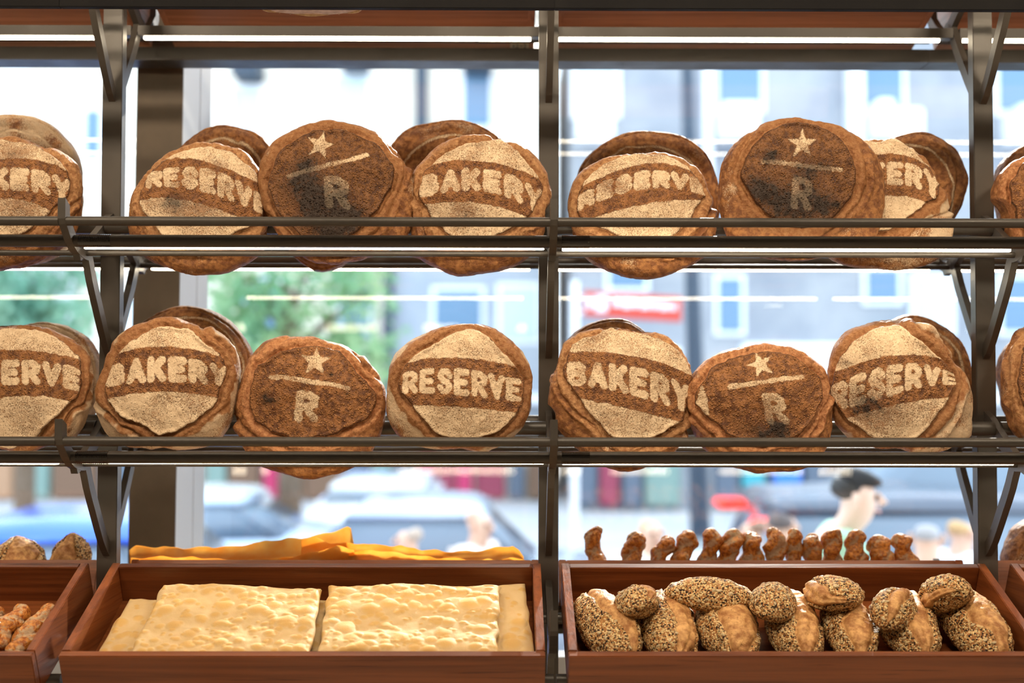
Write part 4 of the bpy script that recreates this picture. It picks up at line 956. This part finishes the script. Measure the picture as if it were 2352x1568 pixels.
# ------------------------------------------------------------------ street outside
ZS = -1.0
st = struct('street', MB().box(-60, 60, GY+.25, 80, ZS-.3, ZS), mottled('asphalt', (.42, .43, .45), (.52, .52, .53), .6, .8))
struct('pavement', MB().box(-60, 60, GY+.25, 3.6, ZS, ZS+.12), mottled('paving', (.50, .48, .45), (.42, .41, .40), 2, .8))
OUT = dict(shade=mottled('shaded_blue_grey_stone', (.30, .34, .40), (.40, .43, .47), .8, .85), slate=plain('slate_shop', (.10, .13, .18), .6), crimson=plain('crimson_shop', (.50, .03, .12), .6), brown=plain('brown_shop', (.18, .10, .06), .7), sage=plain('sage_shop', (.20, .30, .27), .7), cream=mottled('cream_stone', (.86, .78, .66), (.74, .66, .56), .8, .85), grey=mottled('grey_stone', (.36, .37, .39), (.25, .27, .31), .9, .85),  # the blue-grey stone puts shade into the lower facade's colour
           pane=plain('house_glass', (.48, .58, .62), .25, coat=.4), paned=plain('dark_glass', (.12, .22, .34), .2), white=plain('white_paint', (.85, .86, .9), .6), dark=plain('dark_paint', (.03, .05, .08), .5),
           red=plain('red_paint', (.55, .06, .04), .5), teal=plain('teal_shop', (.05, .35, .42), .5), blue=plain('blue_shop', (.03, .20, .65), .5), maroon=plain('maroon_shop', (.28, .04, .08), .6), tan=plain('tan_shop', (.42, .24, .14), .7),
           bark=mottled('bark', (.12, .08, .05), (.2, .14, .1), 20, .9), rubber=plain('tyre', (.02, .02, .02), .7), chrome=plain('chrome', (.7, .7, .72), .15, 1), skin=plain('skin', (.72, .46, .34), .5),
           tail=plain('tail_lamp', (.8, .02, .02), .3, emis=(1, .05, .03), est=1.6))
def leafm(name, c1, c2):
    n = NT(name); v = n.coords((1, 1, 1)); f = n.noise(v, 1.6, 3); c = n.mix(n.mapr(f, .3, .7), c1, c2)
    d = n.n('ShaderNodeBsdfDiffuse'); t = n.n('ShaderNodeBsdfTranslucent'); n.setin(d, 'Color', c); n.setin(t, 'Color', c)
    m = n.n('ShaderNodeMixShader'); m.inputs[0].default_value = .4; n.l(d.outputs[0], m.inputs[1]); n.l(t.outputs[0], m.inputs[2]); n.l(m.outputs[0], n.out.inputs[0]); return n.m
OUT['leaf'] = leafm('leaves', (.20, .42, .24), (.46, .62, .34)); OUT['leaf2'] = leafm('leaves_blueish', (.20, .42, .32), (.40, .60, .42))
def px_rect(px0, px1, py0, py1, Y):
    a, b_ = at(px0, py1, Y), at(px1, py0, Y); return a.x, b_.x, a.z, b_.z
def building(label, px0, px1, Y, ztop, mat, wins, extra):
    a, b_ = at(px0, 865, Y).x, at(px1, 865, Y).x
    e = empty('building', ((a+b_)/2, Y, ZS)); tag(e, label, 'building')
    MB().box(a, b_, Y, Y+7, ZS, ztop).build('wall', mat, e)
    for (x0, x1, y0, y1, g) in wins:
        rx0, rx1, rz0, rz1 = px_rect(x0, x1, y0, y1, Y)
        f = MB().box(rx0-.08, rx1+.08, Y-.06, Y+.1, rz0-.08, rz1+.08).build('window', OUT['white'] if g != 'n' else mat, e)
        o = MB().box(rx0, rx1, Y-.09, Y-.055, rz0, rz1).build('pane', OUT['paned' if g == 'd' else 'pane'], None); o.parent = f; o.location = (0, 0, 0)
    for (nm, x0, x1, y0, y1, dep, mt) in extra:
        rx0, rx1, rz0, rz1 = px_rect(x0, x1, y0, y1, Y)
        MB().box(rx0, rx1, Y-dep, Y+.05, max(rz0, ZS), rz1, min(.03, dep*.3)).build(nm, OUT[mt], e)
    MB().box(a-.1, b_+.1, Y-.35, Y, ztop-.4, ztop).build('cornice', mat, e)
building('pale cream stone building across the street behind the left half, blown out by daylight', -700, 1262, 20.0, 9.0, OUT['cream'],
    [(200, 232, 255, 360, 'd'), (20, 60, 170, 260, 'l'), (535, 600, 205, 300, 'l'), (772, 845, 180, 290, 'l'), (1066, 1125, 175, 290, 'd'), (-120, -60, 190, 300, 'd'),
     (1000, 1105, 668, 780, 'd'), (300, 380, 640, 760, 'l'), (90, 160, 640, 760, 'l'), (560, 640, 640, 780, 'd'), (1150, 1230, 660, 780, 'l'), (780, 850, 640, 770, 'd')],
    [('lower_wall', 880, 1261, 545, 1036, .05, 'shade'), ('lower_wall', -700, 180, 545, 1036, .05, 'shade'), ('awning', 548, 608, 150, 192, .7, 'dark'), ('drainpipe', 955, 984, -300, 560, .25, 'dark'), ('awning', 790, 850, 150, 172, .7, 'dark'), ('awning', 1065, 1130, 150, 176, .6, 'dark'), ('drainpipe', 880, 905, 560, 1020, .25, 'dark'),  # lower_wall slabs added to carry the facade's painted shade
     ('shop_front', -260, -150, 1040, 1143, 0.15, 'slate'), ('shop_front', -140, -40, 1055, 1143, 0.20, 'brown'), ('shop_front', -30, 40, 1048, 1143, 0.25, 'tan'), ('shop_front', 48, 120, 1041, 1143, 0.15, 'sage'), ('shop_front', 128, 230, 1056, 1143, 0.20, 'brown'), ('shop_front', 240, 330, 1049, 1143, 0.25, 'slate'), ('shop_front', 340, 470, 1042, 1143, 0.15, 'brown'), ('shop_front', 478, 525, 1057, 1143, 0.20, 'sage'), ('shop_front', 530, 600, 1050, 1143, 0.25, 'brown'), ('shop_front', 606, 640, 1043, 1143, 0.15, 'crimson'), ('shop_front', 646, 700, 1058, 1143, 0.20, 'tan'), ('shop_front', 706, 790, 1051, 1143, 0.25, 'brown'), ('shop_front', 798, 850, 1044, 1143, 0.15, 'slate'), ('shop_front', 858, 900, 1059, 1143, 0.20, 'sage'), ('shop_front', 908, 950, 1052, 1143, 0.25, 'slate'), ('shop_front', 962, 1000, 1045, 1143, 0.15, 'crimson'), ('shop_front', 1006, 1046, 1060, 1143, 0.20, 'maroon'), ('shop_front', 1050, 1085, 1053, 1143, 0.25, 'crimson'), ('shop_front', 1092, 1160, 1046, 1143, 0.15, 'maroon'), ('shop_front', 1168, 1205, 1061, 1143, 0.20, 'slate'), ('shop_front', 1212, 1255, 1054, 1143, 0.25, 'brown'),
     ('shop_sign', 480, 900, 985, 1030, .3, 'blue'), ('ledge', -700, 1262, 905, 925, .35, 'white'), ('ledge', -700, 1262, 520, 535, .3, 'white')])
building('grey stone building across the street behind the right half, blue windows and white balconies', 1318, 3100, 18.2, 8.6, OUT['grey'],
    [(1322, 1415, 120, 262, 'l'), (1650, 1745, 120, 250, 'd'), (1975, 2068, 120, 250, 'd'), (2292, 2360, 120, 255, 'd'),
     (1650, 1700, 640, 760, 'd'), (1990, 2060, 620, 690, 'd'), (2100, 2180, 640, 760, 'l'), (1400, 1480, 610, 660, 'd'), (2300, 2380, 640, 760, 'd')],
    [('balcony', 1322, 1402, 262, 335, .8, 'white'), ('balcony', 1642, 1722, 256, 330, .8, 'white'), ('balcony', 1985, 2022, 250, 330, .8, 'white'), ('balcony', 2022, 2100, 262, 330, .5, 'white'), ('balcony', 2300, 2352, 262, 340, .8, 'white'),
     ('drainpipe', 1942, 1972, -200, 420, .3, 'white'), ('drainpipe', 1615, 1632, -200, 500, .2, 'white'), 
     ('shop_front', 1322, 1370, 1040, 1160, 0.15, 'slate'), ('shop_front', 1376, 1420, 1045, 1160, 0.20, 'maroon'), ('shop_front', 1428, 1470, 1050, 1160, 0.25, 'slate'), ('shop_front', 1478, 1560, 1055, 1160, 0.15, 'sage'), ('shop_front', 1640, 1692, 1060, 1160, 0.20, 'slate'), ('shop_front', 1700, 1750, 1041, 1160, 0.25, 'teal'), ('shop_front', 1758, 1766, 1046, 1160, 0.15, 'slate'), ('shop_front', 1772, 1835, 1051, 1160, 0.20, 'blue'), ('shop_front', 1843, 1900, 1056, 1160, 0.25, 'slate'), ('shop_front', 1908, 1990, 1061, 1160, 0.15, 'brown'), ('shop_front', 2000, 2118, 1042, 1160, 0.20, 'slate'), ('shop_front', 2128, 2172, 1047, 1160, 0.25, 'tan'), ('shop_front', 2180, 2250, 1052, 1160, 0.15, 'sage'), ('shop_front', 2260, 2330, 1057, 1160, 0.20, 'slate'), ('shop_front', 2338, 2420, 1062, 1160, 0.25, 'tan'),
     ('shop_sign', 1990, 2100, 760, 790, .3, 'teal'), ('ledge', 1318, 3100, 905, 925, .35, 'white'), ('ledge', 1318, 3100, 560, 580, .3, 'white'), ('shop_sign', 1320, 1560, 800, 880, .3, 'white'), ('shop_sign', 1700, 1930, 790, 880, .3, 'white')])
# lamp post, sign
x = at(1586, 600, 11).x
lp = empty('lamp_post', (x, 11, ZS)); tag(lp, 'tall dark blue lamp post on the street right of the middle post', 'lamp post')
MB().tube([(x+.12, 11, ZS), (x+.02, 11, 2.6), (x-.08, 11, 7.5)], [.13, .09, .06], 20).build('pole', OUT['dark'], lp, smooth=True)
MB().tube([(x+.125, 11, ZS), (x+.12, 11, ZS+.5)], [.19, .15], 20).build('base', OUT['dark'], lp, smooth=True)
MB().tube([(x-.08, 11, 7.5), (x-.9, 11, 7.9)], .04, 10).box(x-1.5, x-.85, 10.85, 11.15, 7.82, 7.95).build('lamp_head', OUT['dark'], lp)
Y = 9.5; rx0, rx1, rz0, rz1 = px_rect(1340, 1565, 668, 726, Y)
sg = empty('street_sign', (rx0-.12, Y, ZS)); tag(sg, 'red street sign board with blurred white lettering on a white pole', 'sign')
b = MB().box(rx0, rx1, Y-.03, Y+.01, rz0, rz1, .01); b.v = [(x_, y_, z_ - (x_-rx0)*.06) for x_, y_, z_ in b.v]; b.build('panel', OUT['red'], sg)
b = MB()
for k, (u0, u1, v0, v1) in enumerate([(.03, .09, .3, .75), (.12, .24, .2, .85), (.30, .38, .45, .75), (.40, .48, .4, .78), (.50, .56, .45, .75), (.58, .67, .42, .75), (.69, .76, .45, .75), (.78, .86, .42, .72), (.88, .94, .45, .7)]):
    w, h = rx1-rx0, rz1-rz0; b.box(rx0+u0*w, rx0+u1*w, Y-.038, Y-.031, rz0+v0*h-(u0*w*.06), rz0+v1*h-(u0*w*.06))
b.build('lettering', OUT['white'], sg)
xx = at(1320, 700, Y).x
MB().tube([(xx, Y, ZS), (xx, Y, rz1+.1)], .045, 14).box(xx, rx0, Y-.02, Y+.02, rz0+.03, rz0+.06).box(xx, rx0, Y-.02, Y+.02, rz1-.08, rz1-.05).build('pole', OUT['white'], sg)

def tree(label, pxc, pyc, Y, rx, rz, n, mat, seed):
    c = at(pxc, pyc, Y); rs = np.random.RandomState(seed); e = empty('street_tree', (c.x, Y, ZS)); tag(e, label, 'tree', 'trees on the pavement')
    pts = []
    cl = [(rs.uniform(-1, 1, 3)*np.array([rx, rx*.6, rz])*.75, rs.uniform(.3, .5)*rz) for _ in range(34)]
    k = rs.randint(len(cl), size=n); Q = []; V = []
    dirs = rs.normal(size=(n, 3)); dirs /= np.linalg.norm(dirs, axis=1)[:, None]; rad = rs.uniform(.4, 1, n)**.5
    cen = np.array([cl[i][0] for i in k]) + dirs*(rad*np.array([cl[i][1] for i in k]))[:, None] + np.array(c)
    a = rs.normal(size=(n, 3)); a /= np.linalg.norm(a, axis=1)[:, None]; b_ = np.cross(a, dirs); b_ /= np.linalg.norm(b_, axis=1)[:, None]+1e-9; s_ = rs.uniform(.05, .10, n)[:, None]
    V = np.stack([cen-a*s_, cen-b_*s_*.5, cen+a*s_, cen+b_*s_*.5], 1).reshape(-1, 3)
    link('crown', npmesh('crown', V, np.arange(4*n).reshape(-1, 4), {}, False), mat, e)
    b = MB().tube([(c.x, Y, ZS), (c.x+.05, Y, c.z-rz*.7), (c.x-.05, Y, c.z+rz*.3)], [.14, .10, .04], 12)
    for q in range(5):
        a_ = q*1.3; b.tube([(c.x, Y, c.z-rz*.6+q*.12), (c.x+rx*.7*math.cos(a_), Y+rx*.4*math.sin(a_), c.z+rz*(.1+.1*q))], [.05, .015], 8)
    b.build('trunk', OUT['bark'], e, smooth=True)
tree('leafy green street tree behind the window left of the middle, above the parked cars', 665, 690, 9.7, 1.15, .95, 2700, OUT['leaf'], 1)
tree('leafy green street tree at the left edge, seen under the upper shelf', 60, 690, 12.0, 1.1, .85, 2300, OUT['leaf2'], 2)

def car(label, X, Y, L, Wd, Hh, col, heading, wagon=False, high=False):
    """heading 0: side on, nose to -x; 90: nose toward the camera"""
    e = empty('parked_car', (X, Y, ZS)); e.rotation_euler = (0, 0, R(heading)); tag(e, label, 'car', 'cars in the street')
    h = Hh; body = [(-L/2, .30), (-L/2+.03, .62), (-L/2+.18, .74), (-L*.22, .88), (L*.30 if not wagon else L*.44, .92), (L/2-.05, .86), (L/2, .60), (L/2-.02, .30)]
    mat = plain('car_paint', col, .22, 0, .9)
    def pris(poly, w0, name, m, bev):
        import bmesh
        b = MB().prism(poly, -w0, w0, 'y'); me = b.mesh(name); bm = bmesh.new(); bm.from_mesh(me)
        bmesh.ops.bevel(bm, geom=bm.edges[:], offset=bev, segments=3, affect='EDGES')
        for f in bm.faces: f.smooth = True
        bm.to_mesh(me); bm.free(); o = bpy.data.objects.new(name, me); COL.objects.link(o); me.materials.append(m); o.parent = e; return o
    pris(body, Wd/2, 'body', mat, .07)
    xf, xb = -L*.24, (L*.34 if not wagon else L*.47)
    rf, rb = -L*.07, (L*.20 if not wagon else L*.41)
    o = pris([(xf, .86), (rf, h-.07), (rb, h-.07), (xb, .88)], Wd/2-.12, 'side_glass', plain('car_glass', (.14, .20, .27), .08, 0, .6), .05)
    pris([(rf-.06, h-.09), (rf+.05, h-.02), (rf+(rb-rf)*.5, h), (rb-.05, h-.02), (rb+.1, h-.09)], Wd/2-.15, 'roof', mat, .015)
    for sx_ in (-1, 1):
        for x_ in (-L*.31, L*.31):
            o = MB().tube([(x_, sx_*(Wd/2-.19), .32), (x_, sx_*(Wd/2-.005), .32)], .32, 24).build('wheel', OUT['rubber'], None, smooth=True); o.parent = e
            q = MB().tube([(x_, sx_*(Wd/2-.02), .32), (x_, sx_*(Wd/2+.003), .32)], .19, 16).build('hub_cap', OUT['chrome'], None); q.parent = o
    for sx_ in (-1, 1):
        o = MB().box(-L/2-.005, -L/2+.12, sx_*Wd*.36-.16, sx_*Wd*.36+.16, .60, .72, .02).build('headlight', OUT['white'], None); o.parent = e
        zt = 1.36 if high else .66; o = MB().box(L/2-(.36 if high else .10), L/2+.005-(.12 if high else 0), sx_*Wd*.38-.13, sx_*Wd*.38+.13, zt, zt+(.07 if high else .13), .02).build('tail_light', OUT['tail'], None); o.parent = e
    return e
def carpx(label, pxc, D, *a): car(label, at(pxc, 1200, D-2.62).x, D-2.62, *a)
carpx('saturated blue parked car filling the lower left corner of the window', 60, 7.4, 4.3, 1.8, 1.52, (.01, .16, .85), 0)
carpx('pale blue grey car with a white highlight at the window left, beyond the pillar', 400, 11.3, 3.6, 1.75, 1.30, (.50, .62, .78), 0)
carpx('silver parked car with an arched roof in the middle of the lower window', 900, 9.35, 3.6, 1.8, 1.42, (.52, .60, .72), 0)
carpx('white van roof standing behind the silver arched car', 870, 15.0, 4.2, 1.5, 1.05, (.85, .87, .92), 90, True)
carpx('dark car with a lit red tail light, right part of the window', 2290, 8.6, 4.2, 1.8, 1.56, (.06, .09, .14), 180, True, True)
carpx('white van side stretching behind the man in the cap', 2130, 10.8, 5.0, 1.9, 1.85, (.75, .80, .80), 0, True)

def person(label, px, py_top, D, g0, cloth, hair, skin=(.72, .46, .34), cap=None, turn=0., stride=.1, hu=.03):
    Y = D-2.62; t = at(px, py_top, Y); g = ZS + g0; H = t.z - g; s = H/1.75
    e = empty('person', (t.x, Y, g)); tag(e, label, 'person', 'people on the street')
    def skinobj(name, V, E, r, mat, root=0, sub=2):
        me = bpy.data.meshes.new(name); me.from_pydata([(x_*s, y_*s, z_*s) for x_, y_, z_ in V], E, []); me.materials.append(mat)
        o = bpy.data.objects.new(name, me); COL.objects.link(o); o.parent = e; o.rotation_euler = (0, 0, turn)
        m = o.modifiers.new('skin', 'SKIN')
        for i, v in enumerate(me.skin_vertices[0].data):
            rr = r[i] if isinstance(r[i], tuple) else (r[i], r[i]); v.radius = (rr[0]*s, rr[1]*s); v.use_root = (i == root)
        m.use_smooth_shade = True; sb = o.modifiers.new('sub', 'SUBSURF'); sb.levels = sb.render_levels = sub; return o
    ms = plain('skin_tone', skin, .5); mc = mottled('jacket_cloth', cloth, tuple(c*.85 for c in cloth), 20, .9); mt = plain('trousers', (.05, .06, .10), .9); mh = plain('hair', hair, .6)
    st_ = stride
    # body: pelvis, spine, neck, head; arms with hands; legs with feet  (faces +x)
    V = [(0, 0, .95), (0, 0, 1.15), (0, 0, 1.36), (hu*.5, 0, 1.48), (hu+.01, 0, 1.555), (hu+.025, 0, 1.64), (hu+.01, 0, 1.71), (.01, .19, 1.42), (-.04, .23, 1.12), (.06, .22, .88), (.01, -.19, 1.42), (.06, -.23, 1.12), (.16, -.22, .90),
         (st_, .09, .50), (st_*.8, .09, .09), (st_*.8+.14, .09, .04), (-st_, -.09, .50), (-st_*1.6, -.09, .10), (-st_*1.6+.14, -.09, .05), (.10, .22, .80), (.21, -.22, .84)]
    E = [(0, 1), (1, 2), (2, 3), (3, 4), (4, 5), (5, 6), (2, 7), (7, 8), (8, 9), (9, 19), (2, 10), (10, 11), (11, 12), (12, 20), (0, 13), (13, 14), (14, 15), (0, 16), (16, 17), (17, 18)]
    r = [(.13, .15), (.11, .14), (.12, .16), .058, .075, .088, .065, .05, .042, .03, .05, .042, .03, .075, .045, .03, .075, .045, .03, .028, .028]
    skinobj('body', V, E, r, ms)
    skinobj('jacket', [(0, 0, .86), (0, 0, 1.12), (hu*.5, 0, 1.38), (hu*.75, 0, 1.53), (hu*.5, .20, 1.455), (-.04, .235, 1.12), (.05, .225, .92), (hu*.5, -.20, 1.455), (.06, -.235, 1.12), (.14, -.225, .94)],
            [(0, 1), (1, 2), (2, 3), (2, 4), (4, 5), (5, 6), (2, 7), (7, 8), (8, 9)], [(.17, .20), (.16, .20), (.18, .24), .115, .072, .062, .05, .072, .062, .05], mc)
    skinobj('trousers', [(0, 0, .93), (st_, .09, .50), (st_*.8, .09, .13), (-st_, -.09, .50), (-st_*1.6, -.09, .14)], [(0, 1), (1, 2), (0, 3), (3, 4)], [(.14, .16), .088, .062, .088, .062], mt)
    if cap: skinobj('cap', [(hu-.015, 0, 1.69), (hu, 0, 1.735), (hu+.12, 0, 1.70)], [(0, 1), (1, 2)], [(.098, .092), (.072, .07), (.055, .014)], plain('cap_cloth', cap, .8))
    skinobj('hair', [(hu-.035, 0, 1.62), (hu-.02, 0, 1.68), (hu, 0, 1.72)], [(0, 1), (1, 2)], [(.072, .082), (.088, .09), (.068, .07)], mh)
    for sy in (-1, 1):
        q = MB().tube([(0, 0, -.014), (0, 0, .0), (0, 0, .014)], [.008, .014, .008], 8)
        q.v = [(x_*s*.6 + (hu+.09)*s, y_*s + sy*.034*s, z_*s + 1.645*s) for x_, y_, z_ in q.v]; o = q.build('eye', plain('eye_dark', (.03, .02, .02), .3), None); o.parent = e; o.rotation_euler = (0, 0, turn)
        o = MB().tube([(hu*s, sy*.085*s, 1.60*s), (hu*s, sy*.100*s, 1.64*s), ((hu-.005)*s, sy*.095*s, 1.67*s)], [.012*s, .017*s, .010*s], 8).build('ear', ms, None); o.parent = e; o.rotation_euler = (0, 0, turn)
    o = MB().tube([((hu+.095)*s, 0, 1.66*s), ((hu+.125)*s, 0, 1.62*s), ((hu+.10)*s, 0, 1.61*s)], [.009*s, .016*s, .010*s], 8).build('nose', ms, None); o.parent = e; o.rotation_euler = (0, 0, turn)
    o = MB().tube([((hu+.095)*s, -.025*s, 1.583*s), ((hu+.104)*s, 0, 1.582*s), ((hu+.095)*s, .025*s, 1.583*s)], [.004*s, .008*s, .004*s], 8).build('mouth', plain('lips', (.5, .2, .17), .5), None); o.parent = e; o.rotation_euler = (0, 0, turn)
    return e
person('man in a black cap and light green jacket walking past on the right', 1900, 1082, 5.25, .12, (.42, .66, .46), (.02, .02, .02), (.85, .60, .48), cap=(.015, .017, .02), turn=-.2, hu=.11)  # skin colour raised to paint in sunlight
person('person with blond hair in a pale coat at the right edge of the window', 2200, 1188, 7.1, 0, (.80, .80, .84), (.60, .38, .18), turn=.5)
person('person with grey hair in a light coat beside the blond one', 2128, 1196, 6.5, 0, (.70, .74, .82), (.42, .42, .44), turn=1.2)
person('fair haired person in a cream coat behind the second breadstick', 1490, 1188, 7.3, 0, (.85, .74, .62), (.62, .42, .24), turn=-1.2)
person('pink clad person between the parked cars, behind the middle breadsticks', 1740, 1188, 7.4, 0, (.80, .55, .55), (.30, .18, .12), turn=2.6)
person('dark haired person with a grey coat behind the middle breadsticks', 1790, 1168, 6.5, 0, (.30, .33, .38), (.12, .10, .10), turn=.8)
person('person in a white coat passing the silver car, right of the rear flatbreads', 1092, 1168, 7.3, 0, (.9, .78, .72), (.55, .35, .25), turn=-.6)
person('person in a bright shirt crossing before the silver car above the rear flatbread', 950, 1205, 7.1, 0, (.92, .90, .9), (.5, .4, .33), turn=3.0)

# ------------------------------------------------------------------ light
w = bpy.data.worlds.new('world'); S.world = w; w.use_nodes = True; wt = w.node_tree; wt.nodes.clear()
bg = wt.nodes.new('ShaderNodeBackground'); wo = wt.nodes.new('ShaderNodeOutputWorld'); wt.links.new(bg.outputs[0], wo.inputs[0])
bg.inputs[0].default_value = (.76, .89, 1.0, 1); bg.inputs[1].default_value = 4.0
def sun(az, el, st_, col):
    l = bpy.data.lights.new('sun', 'SUN'); l.energy = st_; l.color = col; l.angle = R(.6); o = bpy.data.objects.new('sun', l); COL.objects.link(o)
    d = Vector((math.sin(R(az))*math.cos(R(el)), math.cos(R(az))*math.cos(R(el)), math.sin(R(el))))   # toward the sun
    o.rotation_euler = d.to_track_quat('Z', 'Y').to_euler()
sun(14, 28, 8.0, (1.0, .93, .82))
def area(name, loc, target, sx_, sy_, power, col):
    l = bpy.data.lights.new(name, 'AREA'); l.shape = 'RECTANGLE'; l.size = sx_; l.size_y = sy_; l.energy = power; l.color = col
    o = bpy.data.objects.new(name, l); COL.objects.link(o); o.location = loc
    o.rotation_euler = (Vector(loc)-Vector(target)).to_track_quat('Z', 'Y').to_euler()
for x in (-1.6, 0.1, 1.8):
    area('ceiling_lamp', (x, -1.75, 3.15), (x*.8, 0, 1.3), .45, .2, 35, (1.0, .80, .57))
